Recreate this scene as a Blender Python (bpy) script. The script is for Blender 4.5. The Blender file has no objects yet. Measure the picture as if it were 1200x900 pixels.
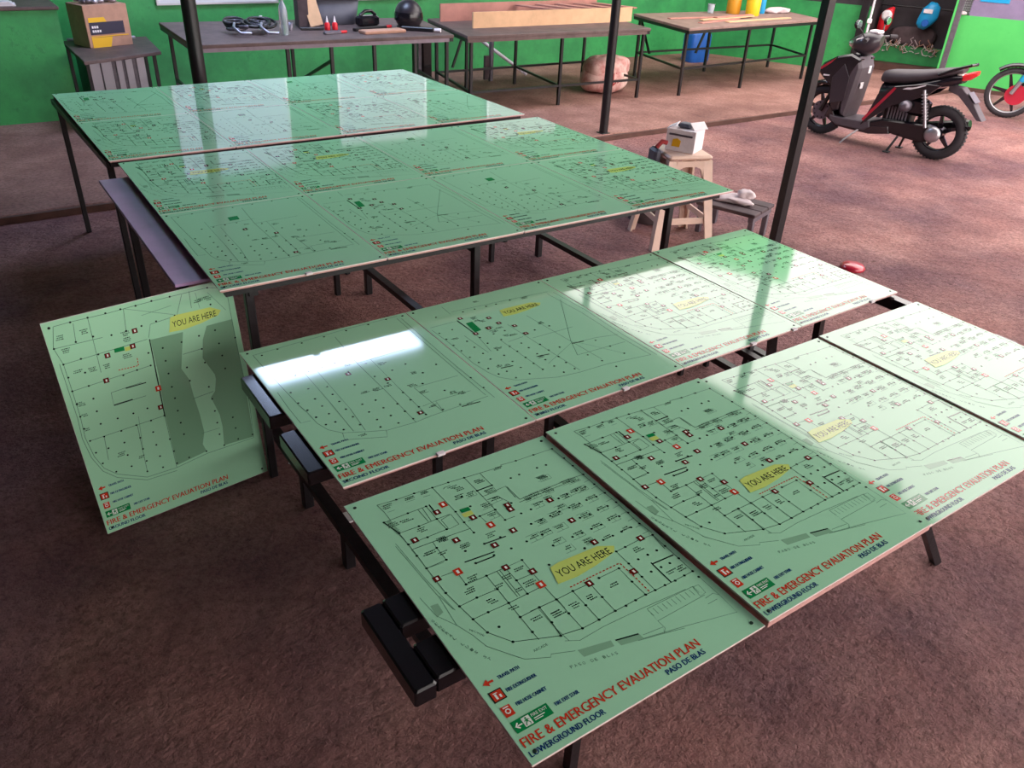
import bpy, math, random
from mathutils import Matrix, Vector

# ------------------------------------------------------------------ camera, sky, exposure
SC = bpy.context.scene
COL = SC.collection
cam_data = bpy.data.cameras.new('camera')
cam = bpy.data.objects.new('camera', cam_data)
COL.objects.link(cam)
cam_data.sensor_fit = 'HORIZONTAL'
cam_data.sensor_width = 36.0
cam_data.lens = 27.907
cam_data.clip_start = 0.05
cam.matrix_world = Matrix(((0.827412, 0.259278, -0.498161, 0), (-0.559894, 0.449832, -0.695823, 0), (0.043677, 0.85465, 0.517364, 1.968), (0, 0, 0, 1)))
SC.camera = cam

world = bpy.data.worlds.new('overcast_sky')
SC.world = world
world.use_nodes = True
bg = world.node_tree.nodes['Background']
bg.inputs['Color'].default_value = (1.0, 0.915, 0.88, 1)
bg.inputs['Strength'].default_value = 3.6
SC.view_settings.view_transform = 'Standard'
SC.view_settings.look = 'None'
SC.view_settings.exposure = 0.62
SC.view_settings.gamma = 1.0
SC.view_settings.use_curve_mapping = False
SC.cycles.use_denoising = True
SC.cycles.max_bounces = 8
SC.cycles.diffuse_bounces = 4
SC.cycles.glossy_bounces = 4
SC.cycles.sample_clamp_indirect = 6.0

R = math.radians
PI = math.pi
rnd = random.Random(7)


# ------------------------------------------------------------------ materials
def lin(c):
    return tuple((x / 255 / 12.92) if x / 255 <= 0.04045 else ((x / 255 + 0.055) / 1.055) ** 2.4 for x in c)


MATS = {}


def mat(name, rgb, rough=0.6, metal=0.0, spec=0.5, var=0.0, scale=8.0, bump=0.0, bscale=60.0, dark=None, trans=0.0, emit=0.0, coat=0.0, alpha=1.0):
    """procedural principled material; rgb is an sRGB triple; var mixes in a second colour by noise"""
    m = bpy.data.materials.new(name)
    m.use_nodes = True
    nt = m.node_tree
    b = nt.nodes['Principled BSDF']
    c = lin(rgb)
    b.inputs['Base Color'].default_value = (*c, 1)
    b.inputs['Roughness'].default_value = rough
    b.inputs['Metallic'].default_value = metal
    b.inputs['Specular IOR Level'].default_value = spec
    if trans:
        b.inputs['Transmission Weight'].default_value = trans
    if coat:
        b.inputs['Coat Weight'].default_value = coat
        b.inputs['Coat Roughness'].default_value = 0.05
    if emit:
        b.inputs['Emission Color'].default_value = (*c, 1)
        b.inputs['Emission Strength'].default_value = emit
    if alpha < 1:
        b.inputs['Alpha'].default_value = alpha
    tc = None
    if var or bump:
        tc = nt.nodes.new('ShaderNodeTexCoord')
    if var:
        n = nt.nodes.new('ShaderNodeTexNoise')
        n.inputs['Scale'].default_value = scale
        n.inputs['Detail'].default_value = 6
        n.inputs['Roughness'].default_value = 0.65
        nt.links.new(tc.outputs['Object'], n.inputs['Vector'])
        r = nt.nodes.new('ShaderNodeValToRGB')
        d = lin(dark) if dark else tuple(x * (1 - var) for x in c)
        r.color_ramp.elements[0].color = (*d, 1)
        r.color_ramp.elements[1].color = (*c, 1)
        r.color_ramp.elements[0].position = 0.32
        r.color_ramp.elements[1].position = 0.62
        nt.links.new(n.outputs['Fac'], r.inputs['Fac'])
        nt.links.new(r.outputs['Color'], b.inputs['Base Color'])
    if bump:
        n2 = nt.nodes.new('ShaderNodeTexNoise')
        n2.inputs['Scale'].default_value = bscale
        n2.inputs['Detail'].default_value = 5
        nt.links.new(tc.outputs['Object'], n2.inputs['Vector'])
        bp = nt.nodes.new('ShaderNodeBump')
        bp.inputs['Strength'].default_value = bump
        bp.inputs['Distance'].default_value = 0.01
        nt.links.new(n2.outputs['Fac'], bp.inputs['Height'])
        nt.links.new(bp.outputs['Normal'], b.inputs['Normal'])
    MATS[name] = m
    return m


def floor_mat(name, c1, c2, c3, bump, dist):
    """worn concrete: three tones by noise, oil stains, pits and cracks"""
    m = bpy.data.materials.new(name)
    m.use_nodes = True
    nt = m.node_tree
    N, L = nt.nodes.new, nt.links.new
    b = nt.nodes['Principled BSDF']
    b.inputs['Roughness'].default_value = 0.82
    b.inputs['Specular IOR Level'].default_value = 0.35
    tc = N('ShaderNodeTexCoord')

    def noise(s, d=6, r=0.6):
        n = N('ShaderNodeTexNoise')
        n.inputs['Scale'].default_value = s
        n.inputs['Detail'].default_value = d
        n.inputs['Roughness'].default_value = r
        L(tc.outputs['Object'], n.inputs['Vector'])
        return n.outputs['Fac']

    def ramp(src, p0, p1, a, bb):
        r = N('ShaderNodeValToRGB')
        r.color_ramp.elements[0].position = p0
        r.color_ramp.elements[1].position = p1
        r.color_ramp.elements[0].color = (*a, 1)
        r.color_ramp.elements[1].color = (*bb, 1)
        L(src, r.inputs['Fac'])
        return r.outputs['Color']

    def mix(fac, a, bb, kind='MIX'):
        x = N('ShaderNodeMix')
        x.data_type = 'RGBA'
        x.blend_type = kind
        if isinstance(fac, float):
            x.inputs[0].default_value = fac
        else:
            L(fac, x.inputs[0])
        L(a, x.inputs[6])
        L(bb, x.inputs[7])
        return x.outputs[2]

    base = ramp(noise(0.9, 7, 0.6), 0.35, 0.65, lin(c1), lin(c2))
    stain = ramp(noise(2.3, 8, 0.7), 0.42, 0.7, lin(c3), (1, 1, 1))
    col = mix(0.55, base, stain, 'MULTIPLY')
    grit = ramp(noise(38, 5, 0.75), 0.3, 0.55, (0.52, 0.47, 0.48), (1.12, 1.08, 1.08))
    col = mix(1.0, col, grit, 'MULTIPLY')
    vor = N('ShaderNodeTexVoronoi')
    vor.feature = 'DISTANCE_TO_EDGE'
    vor.inputs['Scale'].default_value = 0.42
    wn = N('ShaderNodeTexNoise')
    wn.inputs['Scale'].default_value = 3.0
    wn.inputs['Detail'].default_value = 6
    L(tc.outputs['Object'], wn.inputs['Vector'])
    mx = N('ShaderNodeMix')
    mx.data_type = 'RGBA'
    mx.inputs[0].default_value = 0.16
    L(tc.outputs['Object'], mx.inputs[6])
    L(wn.outputs['Color'], mx.inputs[7])
    L(mx.outputs[2], vor.inputs['Vector'])
    crack = ramp(vor.outputs['Distance'], 0.0, 0.005, (0.35, 0.3, 0.3), (1, 1, 1))
    col = mix(0.3, col, crack, 'MULTIPLY')
    L(col, b.inputs['Base Color'])
    h1, h2, h3 = noise(7, 8, 0.68), noise(21, 7, 0.75), noise(70, 3, 0.6)
    a1 = N('ShaderNodeMath'); a1.operation = 'MULTIPLY_ADD'
    L(h1, a1.inputs[0]); a1.inputs[1].default_value = 2.6; L(h2, a1.inputs[2])
    a2 = N('ShaderNodeMath'); a2.operation = 'MULTIPLY_ADD'
    L(h3, a2.inputs[0]); a2.inputs[1].default_value = 0.35; L(a1.outputs[0], a2.inputs[2])
    bp = N('ShaderNodeBump')
    bp.inputs['Strength'].default_value = bump
    bp.inputs['Distance'].default_value = dist
    L(a2.outputs[0], bp.inputs['Height'])
    L(bp.outputs['Normal'], b.inputs['Normal'])
    MATS[name] = m
    return m


def wall_mat(name, rgb, dirt, scale=1.6, amount=0.7, low=None):
    """painted masonry: patchy paint, scuffs, optional grime band rising from the floor"""
    m = bpy.data.materials.new(name)
    m.use_nodes = True
    nt = m.node_tree
    N, L = nt.nodes.new, nt.links.new
    b = nt.nodes['Principled BSDF']
    b.inputs['Roughness'].default_value = 0.5
    tc = N('ShaderNodeTexCoord')
    cols = []
    for s, p0, p1, a in ((scale, 0.3, 0.6, amount), (scale * 9, 0.25, 0.5, amount * 0.8)):
        n = N('ShaderNodeTexNoise')
        n.inputs['Scale'].default_value = s
        n.inputs['Detail'].default_value = 7
        n.inputs['Roughness'].default_value = 0.68
        L(tc.outputs['Object'], n.inputs['Vector'])
        r = N('ShaderNodeValToRGB')
        r.color_ramp.elements[0].position = p0
        r.color_ramp.elements[1].position = p1
        r.color_ramp.elements[0].color = (a, a, a, 1)
        r.color_ramp.elements[1].color = (0, 0, 0, 1)
        L(n.outputs['Fac'], r.inputs['Fac'])
        cols.append(r.outputs['Color'])
    ad = N('ShaderNodeMath'); ad.operation = 'MAXIMUM'
    L(cols[0], ad.inputs[0]); L(cols[1], ad.inputs[1])
    mx = N('ShaderNodeMix'); mx.data_type = 'RGBA'
    L(ad.outputs[0], mx.inputs[0])
    mx.inputs[6].default_value = (*lin(rgb), 1)
    mx.inputs[7].default_value = (*lin(dirt), 1)
    L(mx.outputs[2], b.inputs['Base Color'])
    bp = N('ShaderNodeBump'); bp.inputs['Strength'].default_value = 0.25; bp.inputs['Distance'].default_value = 0.01
    L(ad.outputs[0], bp.inputs['Height']); L(bp.outputs['Normal'], b.inputs['Normal'])
    MATS[name] = m
    return m


floor_mat('yard_concrete', (140, 104, 112), (212, 164, 154), (190, 154, 162), 1.0, 0.05)
floor_mat('slab_concrete', (138, 104, 96), (172, 134, 122), (160, 130, 126), 0.35, 0.008)
wall_mat('green_paint', (56, 158, 86), (24, 96, 56), 1.6, 0.75)
wall_mat('green_paint_lit', (80, 190, 96), (52, 160, 78), 1.2, 0.5)  # lighter copy of the green paint, daylight on the right put into the colour
mat('roof_sheet', (98, 94, 94), 0.6, var=0.3, scale=3)
mat('dim_wall', (84, 78, 78), 0.8, var=0.4, scale=1.2)
mat('curb_brown', (92, 62, 54), 0.85, var=0.4, scale=6)
mat('black_steel', (30, 27, 31), 0.38, 0.0, 0.5, var=0.4, scale=30, bump=0.1)
mat('black_gloss', (22, 20, 26), 0.2, 0.0, 0.55)
mat('bare_steel', (176, 172, 184), 0.4, 0.7)
mat('grey_steel', (118, 112, 122), 0.4, 0.5, var=0.3, scale=18)
mat('laminate', (164, 223, 184), 0.06, 0.0, 0.5)
mat('board_edge', (236, 226, 222), 0.5)
mat('foam_pink', (214, 164, 158), 0.7, var=0.2, scale=40)
GL = dict(rough=0.065, spec=0.5)
mat('ink_black', (32, 54, 44), **GL)
mat('ink_grey', (84, 128, 104), **GL)
mat('ink_thin', (92, 140, 114), **GL)
mat('ink_shade', (132, 182, 148), **GL)
mat('ink_line', (66, 104, 84), **GL)
mat('ink_void', (124, 174, 140), **GL)
mat('ink_red', (206, 62, 40), **GL)
mat('ink_maroon', (116, 34, 30), **GL)
mat('ink_navy', (16, 60, 112), **GL)
mat('ink_green', (20, 138, 74), **GL)
mat('ink_white', (226, 240, 230), **GL)
mat('ink_yellow', (198, 222, 116), **GL)
mat('table_wood', (104, 84, 82), 0.6, var=0.45, scale=7, bump=0.2)
mat('table_wood_light', (148, 120, 112), 0.6, var=0.35, scale=6, bump=0.2)
mat('table_edge', (136, 122, 134), 0.5, var=0.25, scale=9)
mat('pale_pine', (222, 178, 138), 0.6, var=0.22, scale=4)
mat('pink_plank', (186, 128, 116), 0.65, var=0.25, scale=5)
mat('lavender_panel', (198, 164, 210), 0.35, var=0.2, scale=5)
mat('white_panel', (214, 216, 222), 0.5, var=0.06, scale=2)
mat('stool_plastic', (226, 196, 178), 0.42, var=0.12, scale=10)
mat('white_paper', (236, 228, 232), 0.7, var=0.1, scale=30)
mat('carton', (188, 142, 120), 0.8, var=0.2, scale=12)
mat('yellow_print', (232, 178, 32), 0.6)
mat('dark_print', (44, 38, 60), 0.6)
mat('red_plastic', (214, 36, 48), 0.35)
mat('blue_plastic', (34, 104, 196), 0.4, var=0.2, scale=12)
mat('sky_blue_plastic', (30, 150, 204), 0.4)
mat('yellow_plastic', (238, 196, 36), 0.4)
mat('amber_plastic', (212, 148, 40), 0.4)
mat('grey_plastic', (88, 90, 104), 0.5, var=0.15, scale=6)
mat('clear_plastic', (228, 234, 242), 0.15, trans=0.7)
mat('sack_weave', (232, 202, 192), 0.8, var=0.3, scale=5, dark=(176, 92, 88), bump=0.3)
mat('sack_red', (176, 60, 62), 0.8, var=0.4, scale=30)
mat('pvc_white', (220, 212, 222), 0.4)
mat('rubber', (52, 48, 52), 0.85, bump=0.3, bscale=120)
mat('scooter_black', (26, 22, 30), 0.22, coat=0.6)
mat('scooter_dark', (52, 46, 54), 0.35, coat=0.3)
mat('scooter_grey', (84, 75, 82), 0.55, var=0.15, scale=20)
mat('scooter_red', (176, 28, 54), 0.3, coat=0.5)
mat('seat_vinyl', (74, 66, 72), 0.6, bump=0.15, bscale=200)
mat('alloy', (176, 172, 178), 0.35, 0.8)
mat('helmet_black', (42, 36, 42), 0.36)
mat('lamp_red', (220, 44, 52), 0.25)
mat('lamp_clear', (236, 220, 214), 0.2)
mat('mirror_glass', (170, 190, 190), 0.06, 0.9)
mat('tarp', (132, 118, 150), 0.6, var=0.25, scale=3)
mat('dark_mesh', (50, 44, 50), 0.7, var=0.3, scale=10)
mat('brown_box', (84, 68, 72), 0.8, var=0.4, scale=8)
mat('cloth_white', (206, 190, 192), 0.85, bump=0.3, bscale=40)
mat('diffuser', (196, 216, 255), 0.4, emit=17.0)
mat('aluminium', (200, 202, 208), 0.3, 0.8)


# ------------------------------------------------------------------ mesh collector
class MB:
    def __init__(self):
        self.v, self.f, self.mi, self.sm, self.ms = [], [], [], [], []

    def _m(self, name):
        if name not in self.ms:
            self.ms.append(name)
        return self.ms.index(name)

    def add(self, verts, faces, m, smooth=False, M=None):
        o = len(self.v)
        for p in verts:
            p = Vector(p)
            self.v.append(M @ p if M else p)
        k = self._m(m)
        for f in faces:
            self.f.append([o + i for i in f]); self.mi.append(k); self.sm.append(smooth)
        return self

    def box(self, x0, x1, y0, y1, z0, z1, m, M=None):
        vs = [(x, y, z) for z in (z0, z1) for y in (y0, y1) for x in (x0, x1)]
        return self.add(vs, [(0, 2, 3, 1), (4, 5, 7, 6), (0, 1, 5, 4), (2, 6, 7, 3), (0, 4, 6, 2), (1, 3, 7, 5)], m, False, M)

    def cbox(self, x0, x1, y0, y1, z0, z1, c, m, M=None):
        """box with chamfered edges (18 outline verts per side pair)"""
        vs, fs = [], []
        zs = [(z0, c), (z0 + c, 0), (z1 - c, 0), (z1, c)]
        for z, i in zs:
            a, b, d, e = x0 + i, x1 - i, y0 + i, y1 - i
            vs += [(a + c, d, z), (b - c, d, z), (b, d + c, z), (b, e - c, z), (b - c, e, z), (a + c, e, z), (a, e - c, z), (a, d + c, z)]
        for k in range(3):
            for j in range(8):
                fs.append((k * 8 + j, k * 8 + (j + 1) % 8, k * 8 + 8 + (j + 1) % 8, k * 8 + 8 + j))
        fs.append(tuple(range(7, -1, -1))); fs.append(tuple(range(24, 32)))
        return self.add(vs, fs, m, False, M)

    def bar(self, p, q, w, h, m, up=(0, 0, 1), M=None):
        """rectangular section from p to q: w across, h along up"""
        p, q = Vector(p), Vector(q)
        d = (q - p).normalized()
        u = Vector(up)
        s = d.cross(u)
        if s.length < 1e-4:
            s = d.cross(Vector((0, 1, 0)))
        s.normalize(); u = s.cross(d).normalized()
        vs = []
        for e in (p, q):
            for a, b in ((-1, -1), (1, -1), (1, 1), (-1, 1)):
                vs.append(e + s * (a * w / 2) + u * (b * h / 2))
        return self.add(vs, [(3, 2, 1, 0), (4, 5, 6, 7), (0, 1, 5, 4), (1, 2, 6, 5), (2, 3, 7, 6), (3, 0, 4, 7)], m, False, M)

    def rings(self, rings, m, smooth=True, cap0=True, cap1=True, M=None, closed=False):
        n = len(rings[0]); vs = [p for r in rings for p in r]; fs = []
        K = len(rings)
        for k in range(K if closed else K - 1):
            k2 = (k + 1) % K
            for j in range(n):
                fs.append((k * n + j, k * n + (j + 1) % n, k2 * n + (j + 1) % n, k2 * n + j))
        self.add(vs, fs, m, smooth, M)
        if not closed:
            if cap0:
                self.add(list(rings[0])[::-1], [tuple(range(n))], m, False, M)
            if cap1:
                self.add(list(rings[-1]), [tuple(range(n))], m, False, M)
        return self

    def tube(self, pts, r, m, n=8, M=None, smooth=True):
        pts = [Vector(p) for p in pts]
        rs = r if isinstance(r, (list, tuple)) else [r] * len(pts)
        rings = []
        ref = None
        for i, p in enumerate(pts):
            a = pts[max(i - 1, 0)]; b = pts[min(i + 1, len(pts) - 1)]
            d = (b - a).normalized()
            if ref is None:
                ref = d.orthogonal().normalized()
            ref = (ref - d * ref.dot(d)).normalized()
            s = d.cross(ref)
            rings.append([p + (ref * math.cos(2 * PI * j / n) + s * math.sin(2 * PI * j / n)) * rs[i] for j in range(n)])
        return self.rings(rings, m, smooth, M=M)

    def lathe(self, prof, m, n=20, M=None, smooth=True, cap0=True, cap1=True):
        rings = [[(r * math.cos(2 * PI * j / n), r * math.sin(2 * PI * j / n), z) for j in range(n)] for r, z in prof]
        return self.rings(rings, m, smooth, cap0, cap1, M)

    def torus(self, RR, r, m, n=32, k=10, M=None, flat=1.0):
        rings = []
        for i in range(n):
            a = 2 * PI * i / n
            rings.append([((RR + r * math.cos(2 * PI * j / k)) * math.cos(a), (RR + r * math.cos(2 * PI * j / k)) * math.sin(a), flat * r * math.sin(2 * PI * j / k)) for j in range(k)])
        return self.rings(rings, m, True, M=M, closed=True)

    def ball(self, c, rx, ry, rz, m, n=16, k=10, M=None):
        prof = []
        rings = []
        for i in range(1, k):
            a = PI * i / k - PI / 2
            rings.append([(c[0] + rx * math.cos(a) * math.cos(2 * PI * j / n), c[1] + ry * math.cos(a) * math.sin(2 * PI * j / n), c[2] + rz * math.sin(a)) for j in range(n)])
        return self.rings(rings, m, True, M=M)

    def prism(self, poly, t0, t1, m, M=None, smooth=False, bev=0.0, axis='y'):
        """outline in the (a, z) plane extruded between t0 and t1 along the third axis, edges eased by bev"""
        area = sum(poly[i][0] * poly[(i + 1) % len(poly)][1] - poly[(i + 1) % len(poly)][0] * poly[i][1] for i in range(len(poly)))
        P = poly if area > 0 else poly[::-1]
        n = len(P)
        cx = sum(p[0] for p in P) / n; cz = sum(p[1] for p in P) / n

        def inset(b):
            o = []
            for i in range(n):
                a0 = Vector(P[i - 1]); a1 = Vector(P[i]); a2 = Vector(P[(i + 1) % n])
                d1 = (a1 - a0).normalized(); d2 = (a2 - a1).normalized()
                nn = Vector((-d1.y - d2.y, d1.x + d2.x))
                if nn.length < 1e-6:
                    nn = Vector((-d1.y, d1.x))
                o.append(a1 + nn.normalized() * b)
            return o
        layers = [(t0, 0.0), (t1, 0.0)] if not bev else [(t0, bev), (t0 + bev, 0), (t1 - bev, 0), (t1, bev)]
        rings = []
        for t, b in layers:
            Q = inset(b) if b else [Vector(p) for p in P]
            if axis == 'y':
                rings.append([(q.x, t, q.y) for q in Q][::-1])
            elif axis == 'x':
                rings.append([(t, q.x, q.y) for q in Q])
            else:
                rings.append([(q.x, q.y, t) for q in Q])
        return self.rings(rings, m, smooth, M=M)

    def quad(self, pts, m, M=None):
        return self.add(pts, [tuple(range(len(pts)))], m, False, M)

    def mesh(self, name):
        me = bpy.data.meshes.new(name)
        me.from_pydata([tuple(p) for p in self.v], [], self.f)
        for s in self.ms:
            me.materials.append(MATS[s])
        me.polygons.foreach_set('material_index', self.mi)
        me.polygons.foreach_set('use_smooth', self.sm)
        me.update()
        return me

    def build(self, name, parent=None, bevel=0.0, M=None):
        o = bpy.data.objects.new(name, self.mesh(name))
        COL.objects.link(o)
        if parent:
            o.parent = parent
        if M is not None:
            o.matrix_local = M
        if bevel:
            b = o.modifiers.new('bevel', 'BEVEL')
            b.width = bevel; b.segments = 2; b.limit_method = 'ANGLE'; b.angle_limit = R(40)
        return o


def inst(name, me, parent=None, M=None):
    o = bpy.data.objects.new(name, me)
    COL.objects.link(o)
    if parent:
        o.parent = parent
    if M is not None:
        o.matrix_local = M
    return o


def thing(name, label, cat, loc=(0, 0, 0), rz=0.0, group=None, M=None):
    o = bpy.data.objects.new(name, None)
    o.empty_display_size = 0.1
    COL.objects.link(o)
    if M is not None:
        o.matrix_world = M
    else:
        o.location = loc
        o.rotation_euler = (0, 0, rz)
    return tag(o, label, cat, group)


def tag(o, label, cat, group=None):
    o['label'] = label
    o['category'] = cat
    if group:
        o['group'] = group
    return o


def struct(o):
    o['kind'] = 'structure'
    return o


def T(x, y, z, rz=0.0):
    return Matrix.Translation((x, y, z)) @ Matrix.Rotation(rz, 4, 'Z')


def copy_tree(o, parent=None):
    c = o.copy(); COL.objects.link(c)
    if parent:
        c.parent = parent
    for ch in list(o.children):
        copy_tree(ch, c)
    return c


RX = Matrix.Rotation(PI / 2, 4, 'X')      # lathe/torus axis z -> -y
RY = Matrix.Rotation(PI / 2, 4, 'Y')      # lathe axis z -> x


# ------------------------------------------------------------------ the setting
def s_box(name, m, *b):
    mb = MB(); mb.box(*b, m)
    return struct(mb.build(name))


s_box('floor', 'yard_concrete', -30, 60, -60, 40, -0.2, 0.0)
# raised slab along the back of the shed, its worn nosing uneven
mb = MB()
xs = [-4 + 0.35 * i for i in range(49)]
prof = [(x, 6.05 + rnd.uniform(-0.018, 0.018)) for x in xs]
poly = prof + [(13.0, 10.0), (-4.0, 10.0)]
mb.prism(poly, 0.0, 0.052, 'slab_concrete', bev=0.012, axis='z')
struct(mb.build('floor'))

mb = MB(); mb.box(-4, 10.5, 9.62, 9.8, 0.0, 4.0, 'green_paint')
struct(mb.build('wall_back'))
mb = MB(); mb.prism([(x, 6.022 + rnd.uniform(-.012, .01)) for x in xs] + [(13.0, 6.045), (-4.0, 6.045)][:1] + [(x, y + .004) for x, y in prof[::-1]], 0.0, .046, 'curb_brown', axis='z')
struct(mb.build('trim_9'))
s_box('wall_left', 'dim_wall', -4.2, -4.0, -4, 9.8, 0, 4.0)
s_box('wall_front_shade', 'dim_wall', -4.2, 1.0, -4.2, -4.0, 0, 4.0)  # unseen wall behind the camera, its width set to shade the left floor
# green half wall at the left with a counter top
mb = MB(); mb.box(-4.0, 1.02, 8.62, 9.62, 0.0, 0.99, 'green_paint')
struct(mb.build('wall_left'))
mb = MB(); mb.cbox(-4.0, 1.04, 8.60, 9.62, 0.99, 1.02, 0.006, 'table_wood')
struct(mb.build('trim_1'))

# right wall runs slightly skewed; WR maps along-wall distance to the plane
P0, P1 = Vector((10.3, 9.46, 0)), Vector((11.94, 5.91, 0))
WD = (P1 - P0).normalized()
WN = Vector((-WD.y, WD.x, 0)) * -1       # pointing into the yard
if WN.x > 0:
    WN = -WN
WM = Matrix(((WD.x, -WN.x, 0, P0.x), (WD.y, -WN.y, 0, P0.y), (0, 0, 1, 0), (0, 0, 0, 1)))   # x along wall, y outwards, z up


def wall_piece(name, a, b, z0, z1, m, y0=0.0, y1=0.16):
    mb = MB(); mb.box(a, b, y0, y1, z0, z1, m)
    return struct(mb.build(name, M=WM))


wall_piece('wall_right', -0.2, 2.28, 0.0, 0.94, 'green_paint')
wall_piece('wall_right', -0.2, 2.28, 0.94, 3.1, 'dark_mesh')
wall_piece('wall_right', 3.42, 15.0, 0.0, 0.94, 'green_paint_lit')
wall_piece('wall_right', 3.52, 15.0, 0.94, 3.1, 'tarp')
wall_piece('wall_right', 2.28, 3.62, 2.1, 3.1, 'tarp')
wall_piece('wall_right', -0.2, 2.0, 3.1, 5.0, 'green_paint_lit')  # unseen upper wall, added for its green reflection in the boards
wall_piece('baseboard_right', 3.6, 15.0, 0.0, 0.05, 'curb_brown', -0.03, 0.0)
# recess behind the opening in the right wall
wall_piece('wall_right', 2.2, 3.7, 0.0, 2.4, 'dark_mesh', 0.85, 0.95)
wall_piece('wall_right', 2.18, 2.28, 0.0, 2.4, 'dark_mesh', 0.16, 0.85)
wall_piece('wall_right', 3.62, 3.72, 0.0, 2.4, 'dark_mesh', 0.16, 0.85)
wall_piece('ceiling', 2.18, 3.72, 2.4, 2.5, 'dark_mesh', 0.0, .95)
wall_piece('trim_2', 2.28, 3.62, 0.053, 0.15, 'curb_brown', 0.55, 0.84)
# roof: covers the work area and a strip along the back wall; the yard on the right is open to the sky
s_box('ceiling', 'roof_sheet', -4.2, 6.4, -4.2, 10.0, 4.0, 4.06)
s_box('ceiling', 'roof_sheet', 6.4, 12.0, 8.0, 10.2, 4.0, 4.06)
for i in range(5):
    y = -2.5 + i * 2.6
    mb = MB(); mb.box(-4.0, 6.4, y - 0.04, y + 0.04, 3.86, 4.0, 'black_steel')
    struct(mb.build('trim_%d' % (3 + i)))

# white panels fixed to the back wall
for k, (a, b, z0, z1, w) in enumerate(((2.08, 3.38, 0.90, 2.62, 'leftmost of the three'), (4.02, 5.24, 0.91, 2.45, 'middle one of the three'), (6.2, 7.4, 1.25, 2.6, 'rightmost of the three'))):
    t = thing('white_wall_panel', 'large plain white panel on the green back wall, ' + w, 'panel', (a, 9.62, z0), 0, 'white panels on the back wall')
    mb = MB(); mb.cbox(0, b - a, -0.03, -0.002, 0, z1 - z0, 0.004, 'white_panel'); mb.build('sheet', t)
    mb = MB()
    for q in ((0, b - a, 0, 0.02), (0, b - a, z1 - z0 - 0.02, z1 - z0), (0, 0.02, 0.02, z1 - z0 - 0.02), (b - a - 0.02, b - a, 0.02, z1 - z0 - 0.02)):
        mb.box(q[0], q[1], -0.036, -0.03, q[2], q[3], 'aluminium')
    mb.build('frame', t)

# ceiling light over the sign tables
t = thing('ceiling_light', 'long bright white batten light hanging over the sign tables', 'light', (1.957, 7.5, 3.72))
mb = MB(); mb.cbox(0, 1.82, -0.50, 0.50, 0.02, 0.10, 0.01, 'pvc_white'); mb.build('housing', t)
mb = MB(); mb.cbox(0.02, 1.80, -0.49, 0.49, 0.0, 0.02, 0.005, 'diffuser'); mb.build('diffuser', t)
for x in (0.3, 1.32):
    mb = MB(); mb.tube([(x, 0, 0.1), (x, 0, 0.28)], 0.006, 'grey_steel', 6); mb.build('hanger', t)


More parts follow.
